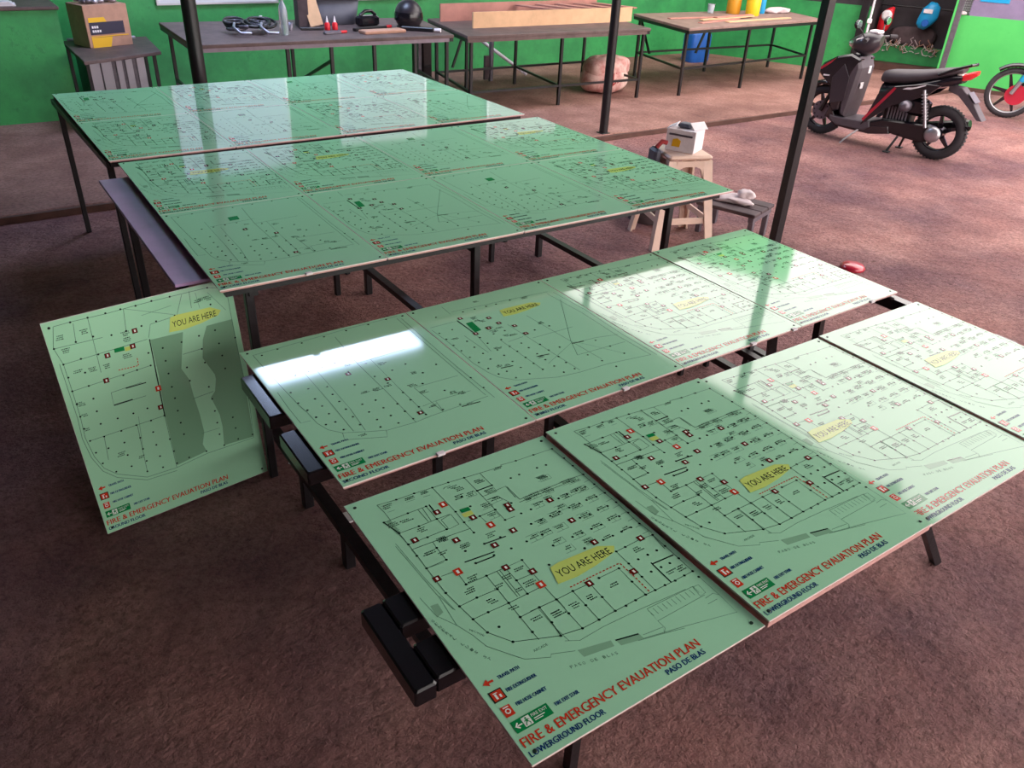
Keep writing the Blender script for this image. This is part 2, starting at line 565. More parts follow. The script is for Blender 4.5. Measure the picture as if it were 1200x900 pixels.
# ------------------------------------------------------------------ printed sign boards
BW, BH = 0.597, 0.802
PLANS = {'lower':{'pts_dots':[[120,759],[169,758],[219,755],[264,753],[309,749],[171,699],[121,699],[57,698],[71,646],[122,644],[171,645],[72,601],[121,600],[173,601],[223,645],[221,601],[71,558],[122,558],[122,513],[173,515],[222,558],[310,687],[354,687],[264,644],[265,687],[265,601],[310,602],[310,558],[358,603],[223,513],[267,513],[173,470],[222,470],[268,468],[581,737],[521,740],[465,742],[524,686],[496,688],[439,688],[412,687],[357,558],[386,558],[584,686],[584,647],[585,603],[584,556],[585,514],[586,471],[586,425],[583,380],[356,514],[385,514],[357,470],[312,469],[357,426],[441,515],[413,514],[472,515],[503,514],[470,557],[499,560],[528,559],[556,559],[527,516],[557,514],[528,471],[558,471],[471,471],[500,470],[470,425],[500,425],[442,425],[414,426],[528,428],[558,426],[526,380],[556,380],[470,380],[499,380],[414,380],[71,512],[71,426],[77,378],[83,333],[90,288],[121,241],[118,288],[213,203],[169,241],[170,287],[220,288],[218,241],[264,287],[220,333],[171,332],[172,378],[173,424],[121,380],[120,333],[121,425],[173,469],[222,470],[268,424],[222,378],[357,469],[357,426],[312,380],[169,241],[218,241],[263,242],[263,195],[309,288],[308,241],[307,195],[353,241],[352,196],[383,289],[441,289],[439,242],[439,197],[381,195],[409,196],[466,196],[495,196],[470,289],[468,242],[497,243],[498,288],[527,288],[555,288],[583,333],[582,289],[581,242],[579,195],[524,194],[553,195],[578,175],[526,242],[552,241],[471,334],[499,335],[415,381]],'lines':[[[69,646],[72,601],[72,556],[71,512],[71,426],[77,378],[83,333],[90,288],[121,241],[213,203]],[[214,204],[263,195],[307,195],[352,196],[439,197],[466,196],[513,195],[579,195],[581,242],[582,289],[583,333]],[[587,340],[583,380],[586,471],[584,556],[584,647],[581,737],[521,740],[465,742],[419,747]],[[77,378],[121,380],[172,378]],[[173,424],[172,378],[171,332],[170,287],[169,241],[169,218]],[[83,333],[120,333],[171,332],[220,333],[252,334]],[[121,425],[173,424],[223,424],[268,424],[264,345],[264,287],[265,259]],[[200,424],[197,337]],[[207,423],[203,337]],[[222,422],[222,378],[220,333]],[[222,378],[260,377]],[[170,287],[220,288],[264,287]],[[220,288],[218,241],[213,203]],[[71,512],[122,513]],[[72,556],[70,582],[124,580],[171,578]],[[124,580],[122,558],[122,513]],[[123,468],[121,425]],[[220,288],[218,241],[214,204]],[[266,287],[263,242],[263,195]],[[197,289],[220,288],[266,287]],[[309,288],[308,241],[307,195]],[[266,287],[309,288],[350,287]],[[355,286],[353,241],[352,196]],[[383,289],[441,289],[439,242],[439,197]],[[471,334],[470,289],[468,242],[466,196]],[[471,334],[548,337],[583,333],[575,282]],[[57,698],[121,699],[171,699]],[[71,646],[122,644],[171,645],[206,644]],[[148,698],[149,647]],[[160,698],[156,646]],[[171,699],[171,645],[173,601]],[[178,637],[208,643],[207,602],[178,599],[178,637]],[[57,698],[71,646],[72,601],[173,601]],[[70,582],[160,579],[224,575]],[[219,755],[221,697],[223,645],[221,601],[222,558]],[[309,749],[310,687],[310,602],[310,558],[338,557]],[[310,687],[354,687],[352,660],[311,661],[310,687]],[[354,687],[354,745]],[[351,664],[382,666],[379,616]],[[313,644],[342,644],[358,603]],[[265,601],[310,602]],[[231,600],[265,601],[267,574]],[[70,764],[120,759],[169,758],[219,755],[264,753],[309,749],[360,745],[419,740]],[[70,764],[74,732],[74,699]],[[87,474],[115,472]],[[240,736],[246,740],[263,740]],[[384,662],[384,604]],[[384,604],[455,605],[553,606],[585,603]],[[377,595],[448,596],[545,597]]],
'thick':[[[517,260],[578,257]],[[516,265],[513,195]],[[153,485],[229,479]],[[173,469],[221,467]],[[223,513],[280,509]],[[310,687],[354,687]],[[180,701],[179,659]],[[301,135],[353,123]],[[57,698],[71,646]]],
'thin':[[[48,619],[53,494],[64,374]],[[44,611],[53,422],[46,336]],[[3,487],[17,443],[23,381],[47,335],[61,297],[70,259],[110,202]],[[55,425],[62,378]],[[68,262],[117,193],[164,170],[169,176],[215,157]],[[359,116],[409,110],[400,96],[341,110]],[[400,96],[446,84]],[[212,188],[239,173],[305,176],[397,172],[526,163]],[[579,176],[578,115],[574,57],[456,86],[352,109]],[[414,165],[546,161],[550,129],[411,128],[414,165]],[[411,128],[411,106],[401,97]],[[544,160],[560,158],[557,133],[539,131],[544,160]],[[544,121],[569,123],[577,113]],[[537,106],[565,106]],[[113,509],[71,512]],[[220,183],[216,223],[216,287]],[[413,160],[414,143]],[[426,160],[426,142]],[[439,160],[439,142]],[[452,159],[452,142]],[[465,159],[465,142]],[[478,159],[478,141]],[[491,159],[491,141]],[[504,159],[504,141]],[[518,158],[517,140]],[[531,158],[531,140]],[[545,158],[544,140]],[[566,575],[589,578]],[[566,545],[589,547]],[[566,515],[589,517]],[[566,486],[588,487]],[[565,457],[588,459]],[[565,429],[588,430]],[[565,401],[587,403]],[[565,374],[587,375]],[[565,348],[587,349]],[[576,579],[607,579]],[[576,564],[607,564]],[[576,549],[608,549]],[[576,534],[608,534]],[[577,520],[608,520]],[[577,505],[608,505]],[[577,491],[608,491]],[[577,477],[608,477]],[[578,463],[608,463]],[[578,449],[608,449]],[[578,436],[608,435]],[[578,422],[608,421]],[[579,409],[609,408]],[[579,395],[609,394]],[[65,696],[75,696]],[[66,690],[75,690]],[[66,685],[76,685]],[[67,679],[76,679]],[[67,674],[77,674]],[[68,668],[77,668]],[[68,663],[78,663]],[[69,657],[78,658]],[[70,652],[79,652]],[[76,755],[94,753]],[[76,743],[94,741]],[[81,727],[100,726]],[[139,749],[158,748]],[[137,738],[160,737]],[[183,750],[202,748]],[[182,734],[201,733]]],
'pts_labels':[[140,433],[121,405],[143,355],[172,312],[194,263],[246,401],[99,549],[126,533],[149,574],[181,525],[211,396],[179,381],[211,349],[241,356],[242,254],[242,254],[287,253],[330,253],[399,253],[520,314],[533,216],[560,216],[263,727],[274,717],[72,680],[103,674],[122,629],[147,577],[101,548],[293,588],[331,634],[333,717],[334,670],[298,628],[257,689],[287,684],[407,736],[192,745],[148,744],[91,746],[187,530],[251,531],[411,563],[447,571],[380,509],[427,514],[488,513],[490,556],[520,559],[543,558],[540,515],[541,471],[487,471],[485,425],[428,426],[541,428],[541,381],[483,380],[410,468],[369,471],[336,471],[374,432],[382,400],[481,647],[487,643],[405,598],[427,598],[463,597],[529,600],[545,597],[454,526],[438,395]],'pts_dark':[[183,666],[248,605],[91,606],[173,557],[306,517],[241,497],[345,601],[343,584],[447,563],[448,474],[447,385],[550,339],[75,472],[223,423],[268,382],[354,287],[463,264]],'pts_red':[[210,684],[271,561],[125,467],[261,340]],'green':[[[234,647],[259,645],[258,631],[233,633]]],
'yellow':[[[230,630],[258,630],[257,615],[231,615]]],
'shade':[[[25,411],[42,409],[40,382],[22,376]],[[220,156],[293,140],[290,125],[221,136]],[[302,136],[354,122],[355,108],[303,119]],[[62,697],[74,699],[75,647],[65,645]]],
'reddash':[[[310,300],[382,301],[453,301]],[[453,301],[454,248],[452,197]]]},
'second':{'pts_dots':[[50,425],[58,376],[65,329],[74,281],[100,422],[102,375],[103,328],[102,280],[106,233],[154,419],[155,373],[154,325],[155,279],[155,232],[206,325],[205,278],[207,231],[199,193],[249,326],[250,277],[250,230],[251,185],[295,276],[295,229],[297,183],[339,276],[341,230],[339,184],[338,323],[394,181],[452,180],[452,271],[563,225],[158,468],[105,485],[52,490],[100,578],[145,581],[190,585],[236,589],[249,517],[319,538],[233,436],[307,451],[371,458],[425,472],[324,395],[446,396],[508,421],[414,339],[560,295],[196,765],[276,770],[358,775],[443,780],[514,786],[113,764],[56,749]],'lines':[[[32,763],[36,633],[41,525],[47,416],[53,365],[56,299],[69,254],[97,220],[164,188],[209,169],[296,164],[349,170],[389,171],[462,174],[548,177]],[[97,220],[88,187],[194,140],[205,169]],[[16,415],[17,323],[45,321]],[[16,415],[19,510]],[[130,379],[126,212]],[[166,322],[156,199]],[[298,352],[296,164]],[[340,355],[341,181]],[[380,331],[389,171]],[[564,765],[558,424],[561,161]],[[550,773],[546,431],[545,185]],[[352,227],[399,233],[392,182]],[[32,763],[208,776],[371,786],[558,789]],[[298,352],[295,552],[307,751]],[[295,552],[472,561]],[[380,331],[532,327]],[[133,589],[313,607]],[[399,233],[519,230]]],
'thick':[[[450,167],[512,163]]],
'thin':[[[130,379],[130,654]],[[166,322],[168,567]],[[340,355],[343,556]]],
'pts_labels':[[243,379],[279,379],[315,378],[380,345],[390,295],[379,211],[468,247],[491,233],[140,179],[478,164],[266,554],[360,512],[423,410]],'pts_dark':[[330,200],[334,416],[243,505]],'pts_red':[],'green':[[[223,663],[262,666],[259,624],[220,621]]],
'yellow':[],'shade':[],'reddash':[]},
'third':{'pts_dots':[[74,713],[181,704],[230,703],[279,702],[322,700],[386,703],[76,603],[24,601],[23,552],[22,503],[25,458],[26,407],[33,363],[38,315],[48,270],[76,505],[75,457],[77,407],[78,363],[78,316],[80,271],[83,224],[128,506],[129,459],[132,403],[131,362],[132,315],[133,269],[134,222],[184,458],[181,403],[184,363],[184,315],[184,269],[187,223],[229,403],[232,364],[232,316],[232,270],[232,222],[235,175],[279,364],[280,317],[282,265],[280,221],[279,175],[184,506],[231,507],[325,459],[389,459],[325,315],[374,225],[391,171],[407,119],[463,292],[480,235],[489,172]],'lines':[[[2,716],[13,635],[18,537],[18,447],[15,373],[25,295],[39,252],[75,211],[135,187],[199,160],[279,149],[399,145],[561,120]],[[544,680],[558,485],[553,279],[561,120]],[[573,680],[584,499],[575,280],[579,110]],[[17,652],[108,652],[124,650],[129,535],[109,407]],[[89,545],[96,403]],[[179,460],[184,315],[187,223]],[[266,542],[276,377],[288,160]],[[196,433],[261,439]],[[285,414],[458,413]],[[366,567],[385,323],[397,179]],[[557,614],[387,334],[344,242]],[[2,716],[145,724],[325,713],[557,696]],[[378,315],[477,308],[561,287]],[[135,778],[132,712]],[[344,242],[546,234]]],
'thick':[[[127,655],[129,535]],[[75,297],[118,291]],[[220,301],[266,295]],[[378,315],[424,308]]],
'thin':[[[385,323],[224,244]],[[387,334],[489,172]]],
'pts_labels':[[51,537],[137,414],[219,474],[236,465],[198,523],[228,531],[188,642],[205,607],[187,617],[195,555],[76,307],[105,301],[232,294],[377,495],[266,751],[444,694]],'pts_dark':[[144,663],[236,617],[245,566],[282,521],[283,454],[131,537],[192,550]],'pts_red':[],'green':[[[142,621],[169,622],[163,551],[134,547]]],
'yellow':[],'shade':[],'reddash':[]},
'mezzanine':{'pts_dots':[[81,784],[132,785],[185,785],[231,786],[278,785],[329,788],[388,787],[514,725],[16,713],[80,717],[132,720],[185,709],[231,710],[280,713],[328,716],[390,719],[28,655],[80,658],[132,657],[30,608],[80,609],[29,559],[79,561],[30,511],[81,513],[29,465],[80,466],[80,418],[29,419],[134,418],[185,418],[232,420],[279,374],[35,370],[79,369],[134,369],[184,372],[233,371],[41,321],[81,322],[133,323],[185,321],[230,326],[51,274],[132,273],[184,276],[229,274],[83,226],[134,226],[185,226],[231,226],[178,185],[231,179],[280,175],[325,180],[280,226],[277,278],[328,618],[327,570],[326,522],[326,470],[327,425],[326,375],[326,326],[327,278],[280,615],[277,569],[232,567],[187,563],[392,620],[390,524],[389,472],[453,625],[511,629],[515,577],[453,575],[453,522],[517,529],[448,427],[450,377],[450,327],[449,278],[448,229],[518,477],[511,183],[456,178],[389,180],[567,180],[508,278],[510,231],[515,786],[575,581]],'lines':[[[32,783],[15,715],[28,655],[29,559],[29,465],[24,387],[33,309],[51,254],[84,216],[173,163],[276,158],[390,170],[570,165],[579,316],[575,581],[578,769],[515,786],[388,787],[278,786],[184,783],[81,785],[32,783]],[[18,660],[19,557],[20,461],[15,386],[24,308],[45,245],[81,203],[171,152],[274,146]],[[240,785],[231,710]],[[293,667],[308,711],[397,717],[427,784]],[[294,661],[286,530],[280,368],[276,158]],[[29,559],[277,569]],[[35,370],[281,373]],[[187,371],[178,185]],[[137,515],[134,466],[238,467]],[[137,515],[235,519]],[[16,713],[158,709]],[[80,717],[88,778]],[[132,785],[125,594]],[[28,655],[287,663]],[[453,789],[449,730]],[[79,369],[71,280]],[[387,575],[451,576]],[[385,401],[460,404]]],
'thick':[[[183,515],[249,514]],[[135,469],[195,469]],[[294,661],[280,368]]],
'thin':[[[288,748],[386,756]],[[240,785],[388,723]],[[198,401],[184,276]],[[512,770],[562,691]],[[472,779],[476,723]],[[385,257],[453,254]]],
'pts_labels':[[39,743],[107,743],[43,697],[40,507],[45,462],[37,410],[59,616],[104,612],[226,680],[226,701],[486,748],[508,749],[475,745],[114,284],[172,245],[213,625],[146,609]],'pts_dark':[[256,703],[157,645],[238,653],[133,562],[274,409]],'pts_red':[[282,480]],'green':[[[181,661],[212,661],[211,646],[180,647]]],
'yellow':[[[213,656],[234,656],[233,642],[212,642]]],
'shade':[[[296,658],[404,654],[371,525],[354,519],[323,518],[294,522]],[[294,522],[371,525],[388,478],[390,412],[396,335],[282,374]],[[282,374],[396,335],[397,259],[382,213],[390,180],[278,167]],[[486,653],[578,652],[577,496],[449,541],[463,607]],[[449,541],[577,496],[577,414],[478,448],[478,466]],[[478,448],[577,414],[574,318],[447,384],[466,403]],[[447,384],[574,318],[569,170],[456,178],[465,256],[464,308]]],
'reddash':[[[176,585],[240,581],[242,611]]]}}



def line_strip(mb, pts, w, m, z=0.0):
    pts = [Vector((x / 1000, y / 1000)) for x, y in pts]
    n = len(pts); L_, R_ = [], []
    for i in range(n):
        a = pts[max(i - 1, 0)]; b = pts[min(i + 1, n - 1)]
        d = (b - a)
        if d.length < 1e-6:
            d = Vector((1, 0))
        d.normalize(); s = Vector((-d.y, d.x)) * w / 2
        L_.append(pts[i] + s); R_.append(pts[i] - s)
    vs = [(p.x, p.y, z) for p in L_] + [(p.x, p.y, z) for p in R_]
    mb.add(vs, [(n + i, n + i + 1, i + 1, i) for i in range(n - 1)], m)


def clip(pts):
    return [p for p in pts if 6 <= p[0] <= 592 and 6 <= p[1] <= 796]


FONT_CACHE = {}


def glyphs(s, bold=0.0):
    k = (s, bold)
    if k not in FONT_CACHE:
        cu = bpy.data.curves.new('text', 'FONT')
        cu.body = s; cu.size = 1.0; cu.resolution_u = 2; cu.offset = bold
        o = bpy.data.objects.new('text', cu); COL.objects.link(o)
        me = bpy.data.meshes.new_from_object(o.evaluated_get(bpy.context.evaluated_depsgraph_get()))
        vs = [v.co.copy() for v in me.vertices]; fs = [tuple(p.vertices) for p in me.polygons]
        bpy.data.objects.remove(o); bpy.data.curves.remove(cu); bpy.data.meshes.remove(me)
        x0 = min(v.x for v in vs); x1 = max(v.x for v in vs)
        y0 = min(v.y for v in vs); y1 = max(v.y for v in vs)
        FONT_CACHE[k] = (vs, fs, x0, x1, y0, y1)
    return FONT_CACHE[k]


def text(mb, s, x0, x1, y0, y1, m, z=0.0, bold=0.0, M=None):
    vs, fs, a0, a1, b0, b1 = glyphs(s, bold)
    out = [(x0 + (v.x - a0) / (a1 - a0) * (x1 - x0), y0 + (v.y - b0) / (b1 - b0) * (y1 - y0), z) for v in vs]
    mb.add(out, fs, m, False, M)


def rect(mb, x0, x1, y0, y1, m, z=0.0):
    mb.quad([(x0, y0, z), (x1, y0, z), (x1, y1, z), (x0, y1, z)], m)


def dot(mb, x, y, r, m, z=0.0):
    mb.quad([(x + r * math.cos(PI * k / 4 + PI / 8), y + r * math.sin(PI * k / 4 + PI / 8), z) for k in range(8)], m)


ZP = 0.0004


def plan_mesh(kind):
    d = PLANS[kind]; q = random.Random(kind)
    mb = MB()
    for P in d['shade']:
        mb.quad([(x / 1000, y / 1000, ZP) for x, y in P], 'ink_void' if kind == 'mezzanine' else 'ink_shade')
    for P in d['thin']:
        P = clip(P)
        if len(P) > 1:
            line_strip(mb, P, 0.0011, 'ink_thin', ZP * 1.3)
    for P in d['lines']:
        P = clip(P)
        if len(P) > 1:
            line_strip(mb, P, 0.0015, 'ink_grey' if kind != 'lower' else 'ink_line', ZP * 1.5)
    for P in d['thick']:
        P = clip(P)
        if len(P) > 1:
            line_strip(mb, P, 0.0036, 'ink_black', ZP * 1.6)
    for x, y in clip(d['pts_dots']):
        dot(mb, x / 1000, y / 1000, 0.0034, 'ink_black', ZP * 2)
    # tiny room names: two or three short strokes each
    for x, y in clip(d['pts_labels']):
        for r in range(q.choice((2, 3))):
            L = q.uniform(0.013, 0.026)
            xx = x / 1000 - L / 2 + q.uniform(-.004, .004); yy = y / 1000 + 0.005 - r * 0.006
            k = 0.0
            while k < L:
                w = q.uniform(0.002, 0.005)
                rect(mb, xx + k, xx + k + w, yy, yy + 0.0032, 'ink_grey' if q.random() < .6 else 'ink_black', ZP * 1.7)
                k += w + 0.0012
    if kind == 'lower':           # stall outlines between the columns
        for x, y in d['pts_labels']:
            if x > 285 and 385 < y < 690:
                w, h = q.uniform(13, 19), q.uniform(8, 12)
                a, b, c, e = x - w, x + w, y - h, y + h
                line_strip(mb, [(a, c), (b, c)], 0.0009, 'ink_thin', ZP * 1.3)
                line_strip(mb, [(b, c), (b, e)], 0.0009, 'ink_thin', ZP * 1.3)
                line_strip(mb, [(x, c), (x, e)], 0.0009, 'ink_thin', ZP * 1.3)
                if q.random() < .6:
                    line_strip(mb, [(a, e), (b, e)], 0.0009, 'ink_thin', ZP * 1.3)
    for P in d['reddash']:
        P = [Vector(p) for p in P]
        for a, b in zip(P, P[1:]):
            n = max(2, int((b - a).length / 9))
            for i in range(n):
                c = a.lerp(b, (i + .1) / n); e = a.lerp(b, (i + .7) / n)
                line_strip(mb, [tuple(c), tuple(e)], 0.0028, 'ink_red', ZP * 2.2)
    for P, m in [(P, 'ink_green') for P in d['green']] + [(P, 'ink_yellow') for P in d['yellow']]:
        mb.quad([(x / 1000, y / 1000, ZP * 2) for x, y in P], m)
    for x, y in clip(d['pts_dark']):
        x /= 1000; y /= 1000
        rect(mb, x - .0085, x + .0085, y - .0085, y + .0085, 'ink_black', ZP * 2.4)
        rect(mb, x - .007, x + .007, y - .007, y + .007, 'ink_maroon', ZP * 2.8)
        rect(mb, x - .002, x + .003, y - .004, y + .004, 'ink_white', ZP * 3.1)
    for x, y in clip(d['pts_red']):
        x /= 1000; y /= 1000
        rect(mb, x - .009, x + .009, y - .010, y + .010, 'ink_red', ZP * 2.4)
        rect(mb, x - .003, x + .003, y - .005, y + .005, 'ink_white', ZP * 2.8)
    if kind == 'lower':
        st = 'GENERAL LUIS ST'
        P = [(0.010, 0.372), (0.018, 0.335), (0.028, 0.300), (0.042, 0.262), (0.058, 0.230)]
        for i, c in enumerate(st):
            if c == ' ':
                continue
            t_ = i / (len(st) - 1) * (len(P) - 1); k = min(int(t_), len(P) - 2); f = t_ - k
            x = P[k][0] + (P[k + 1][0] - P[k][0]) * f; y = P[k][1] + (P[k + 1][1] - P[k][1]) * f
            text(mb, c, x - .003, x + .003, y - .0035, y + .0035, 'ink_grey', ZP * 2)
        for i, c in enumerate('PASO DE BLAS'):
            if c != ' ':
                x = 0.182 + i * 0.0088; y = .1265 - i * .0019
                text(mb, c, x, x + .0055, y, y + .007, 'ink_grey', ZP * 2)
        text(mb, 'ARCADE', 0.143, 0.177, .197, .203, 'ink_grey', ZP * 2)
        for i, c in enumerate('ARCADE'):
            x = 0.061 + i * .0032; y = .310 - i * .0052
            text(mb, c, x, x + .0045, y, y + .0055, 'ink_grey', ZP * 2)
    return mb.mesh('floor_plan')


def heading_mesh(floor_name, w):
    mb = MB()
    for k in range(3):          # struck three times, a hair apart, for a bold face
        e = k * 0.0005
        text(mb, 'FIRE & EMERGENCY EVAUATION PLAN', 0.008 + e, 0.442 + e, 0.0335, 0.0535, 'ink_red', ZP * (2 + .1 * k))
        text(mb, floor_name, 0.008 + e, 0.008 + w + e, 0.0125, 0.0248, 'ink_navy', ZP * (2 + .1 * k))
        text(mb, 'PASO DE BLAS', 0.335 + e, 0.437 + e, 0.0140, 0.0268, 'ink_navy', ZP * (2 + .1 * k))
    return mb.mesh('heading')


def legend_mesh():
    mb = MB()
    z = ZP * 2
    # red arrow
    rect(mb, 0.024, 0.037, 0.1815, 0.1865, 'ink_red', z)
    mb.quad([(0.014, 0.184, z), (0.026, 0.175, z), (0.026, 0.193, z)], 'ink_red')
    # extinguisher sign
    rect(mb, 0.012, 0.040, 0.138, 0.164, 'ink_black', z)
    rect(mb, 0.0145, 0.0375, 0.1405, 0.1615, 'ink_red', z * 1.3)
    rect(mb, 0.020, 0.0245, 0.143, 0.155, 'ink_white', z * 1.6)
    rect(mb, 0.019, 0.028, 0.156, 0.158, 'ink_white', z * 1.6)
    rect(mb, 0.029, 0.033, 0.144, 0.151, 'ink_white', z * 1.6)
    # hose cabinet sign
    rect(mb, 0.014, 0.034, 0.101, 0.125, 'ink_red', z)
    dot(mb, 0.024, 0.112, 0.006, 'ink_white', z * 1.3)
    dot(mb, 0.024, 0.112, 0.0035, 'ink_red', z * 1.6)
    rect(mb, 0.018, 0.030, 0.120, 0.1225, 'ink_white', z * 1.3)
    # fire exit sign with arrow and running figure in a doorway
    rect(mb, 0.013, 0.094, 0.064, 0.090, 'ink_green', z)
    rect(mb, 0.022, 0.032, 0.0757, 0.0783, 'ink_white', z * 1.3)
    mb.quad([(0.0165, 0.077, z * 1.3), (0.0235, 0.070, z * 1.3), (0.0255, 0.072, z * 1.3), (0.0205, 0.077, z * 1.3), (0.0255, 0.082, z * 1.3), (0.0235, 0.084, z * 1.3)], 'ink_white')
    rect(mb, 0.034, 0.051, 0.067, 0.087, 'ink_white', z * 1.3)
    dot(mb, 0.0425, 0.0835, 0.0021, 'ink_green', z * 1.6)
    mb.quad([(0.0405, 0.075, z * 1.6), (0.0445, 0.075, z * 1.6), (0.0455, 0.081, z * 1.6), (0.040, 0.081, z * 1.6)], 'ink_green')
    line_strip(mb, [(41, 75.5), (38, 72), (37, 68.5)], 0.0018, 'ink_green', z * 1.6)
    line_strip(mb, [(44, 75.5), (47, 72.5), (45.5, 68.5)], 0.0018, 'ink_green', z * 1.6)
    line_strip(mb, [(40.5, 80.5), (37.5, 77.5)], 0.0014, 'ink_green', z * 1.6)
    line_strip(mb, [(45, 80.5), (48.5, 78.5)], 0.0014, 'ink_green', z * 1.6)
    text(mb, 'FIRE EXIT', 0.055, 0.090, 0.079, 0.0855, 'ink_white', z * 1.3)
    rect(mb, 0.056, 0.080, 0.0735, 0.0755, 'ink_white', z * 1.3)
    rect(mb, 0.056, 0.074, 0.0695, 0.0712, 'ink_white', z * 1.3)
    for s, x0, x1, y in (('TRAVEL PATH', .047, .096, .180), ('FIRE EXTINGUISHER', .046, .114, .1475), ('FIRE HOSE CABINET', .045, .113, .1125), ('FIRE EXIT STAIR', .107, .161, .074)):
        for k in range(3):
            text(mb, s, x0 + k * .0004, x1 + k * .0004, y, y + .0082, 'ink_navy', z * (1 + .05 * k))
    return mb.mesh('legend')


def tag_mesh():
    mb = MB()
    z = ZP * 3.2
    P = [(-.076, .026), (-.050, .030), (.0, .028), (.06, .026), (.095, .006), (.082, -.010), (.02, -.022), (-.04, -.028), (-.09, -.024), (-.084, -.004)]
    mb.quad([(x, y, z) for x, y in P[::-1]], 'ink_yellow')
    text(mb, 'YOU ARE HERE', -.074, .076, -.011, .011, 'ink_black', z * 1.2)
    return mb.mesh('location_tag')


def panel_mesh():
    mb = MB()
    mb.box(0, BW, 0, BH, -0.004, 0.0, 'board_edge')
    rect(mb, 0.0006, BW - 0.0006, 0.0006, BH - 0.0006, 'laminate', 0.0002)
    return mb.mesh('panel')


def backing_mesh():
    mb = MB(); mb.cbox(0.002, BW - 0.002, 0.002, BH - 0.002, -0.0105, -0.004, 0.001, 'foam_pink')
    return mb.mesh('backing')


def hole_mesh():
    mb = MB(); mb.lathe([(0.0042, 0.0), (0.0042, 0.0014), (0.003, 0.0018)], 'ink_black', 10)
    return mb.mesh('mounting_cap')


FP = {k: plan_mesh(k) for k in PLANS}
HEAD = {'lower': heading_mesh('LOWERGROUND FLOOR', 0.168), 'second': heading_mesh('SECOND FLOOR', 0.128),
        'third': heading_mesh('THIRD FLOOR', 0.112), 'mezzanine': heading_mesh('GROUND FLOOR', 0.124)}
LEG, TAGM, PAN, BACK, HOLE = legend_mesh(), tag_mesh(), panel_mesh(), backing_mesh(), hole_mesh()
TABM = MB().cbox(-0.012, 0.012, -0.010, 0.004, -0.003, 0.005, 0.001, 'white_paper').mesh('paper_tab')


def sign_board(M, kind, label, group, tagpos=None, tabs=()):
    t = thing('sign_board', label, 'sign', M=M, group=group)
    inst('panel', PAN, t); inst('backing', BACK, t)
    inst('floor_plan', FP[kind], t); inst('heading', HEAD[kind], t); inst('legend', LEG, t)
    if tagpos:
        o = inst('location_tag', TAGM, t, Matrix.Translation((tagpos[0], tagpos[1], 0)))
        o['label'] = 'yellow you are here tag'
    for x, y in ((0.02, 0.02), (BW - 0.02, 0.02), (0.02, BH - 0.02), (BW - 0.02, BH - 0.02)):
        inst('mounting_cap', HOLE, t, Matrix.Translation((x, y, 0)))
    for x, y in tabs:
        inst('paper_tab', TABM, t, Matrix.Translation((x, y, 0)))
    return t


def board_at(base, yaw, z, i, j, dz=0.0, tiltx=0.0, tilty=0.0, dx=0.0, dy=0.0):
    a = R(yaw)
    u = Vector((math.cos(a), math.sin(a), 0)); v = Vector((-u.y, u.x, 0))
    p = Vector((base[0], base[1], z + dz)) + u * (i * 0.6 + dx) + v * (j * 0.8052 + dy)
    return Matrix.Translation(p) @ Matrix.Rotation(a, 4, 'Z') @ Matrix.Rotation(tiltx, 4, 'X') @ Matrix.Rotation(tilty, 4, 'Y')


GF = 'evacuation plan boards on the nearest table'
sign_board(board_at((.541, .638), -.4, .696, 0, 0), 'lower', 'pale green lower-ground-floor plan board nearest the camera, at left end of front table', GF, (.384, .345))
tb = sign_board(board_at((.541, .638), -.4, .696, 1, 0, dz=.012, dx=.004, dy=-.003), 'lower', 'pale green lower-ground-floor plan board with thick pink backing edge, second from left on front table', GF, (.384, .340))
MB().cbox(.001, BW - .001, .001, BH - .001, -.0225, -.0105, .001, 'foam_pink').build('foam_sheet', tb)
sign_board(board_at((.541, .638), -.4, .696, 2, 0, dz=.001, dx=.002), 'lower', 'glare-washed green plan board third from left on front table, above the splayed black leg', GF, (.145, .400))
sign_board(board_at((.541, .638), -.4, .696, 3, 0, dz=.007, dx=.004), 'lower', 'glare-washed green plan board at right end of front table, cut off by the picture edge', GF, (.25, .478))
GM = 'evacuation plan boards on the second table'
sign_board(board_at((.575, 1.508), .31, .696, 0, 0), 'second', 'green second-floor plan board with the white lamp streak across it', GM, None, ((.28, .0),))
sign_board(board_at((.575, 1.508), .31, .696, 1, 0), 'third', 'green third-floor plan board with yellow tag at its top, right of the lamp streak', GM, (.379, .623), ((.34, .0),))
sign_board(board_at((.575, 1.508), .31, .696, 2, 0), 'lower', 'green plan board half washed by pinkish glare, third from left in second row', GM, (.384, .345), ((.33, .0), (.55, .0)))
sign_board(board_at((.575, 1.508), .31, .696, 3, 0, tiltx=R(.25), tilty=R(-.3)), 'lower', 'bright glare-washed green plan board by the stool, right end of the second row', GM, None, ((.42, .0),))
GR = 'evacuation plan boards on the middle table'
KR = {(0, 0): 'second', (1, 0): 'third', (2, 0): 'second', (3, 0): 'lower', (0, 1): 'lower', (1, 1): 'lower', (2, 1): 'second', (3, 1): 'lower'}
LR = {(0, 0): 'teal green plan board at the near left corner of the middle table',
      (1, 0): 'teal green plan board second from left in the near row of the middle table',
      (2, 0): 'green plan board third from left in the near row of the middle table',
      (3, 0): 'green plan board at the near right corner of the middle table, beside the stool',
      (0, 1): 'teal green plan board at left end of the far row of the middle table',
      (1, 1): 'teal green plan board second from left in the far row of the middle table',
      (2, 1): 'green plan board third from left in the far row of the middle table',
      (3, 1): 'green plan board at right end of the far row of the middle table'}
for (i, j), k in KR.items():
    sign_board(board_at((.577, 2.457), -.48, .854, i, j), k, LR[(i, j)], GR, (.33, .5) if k == 'lower' else None, ((.3, .0),) if (i, j) in ((0, 0),) else (((.0, .35),) if (i, j) == (0, 2) else ()))
GQ = 'evacuation plan boards on the farthest table'
WQ = ('left end', 'second from left', 'third from left', 'right end')
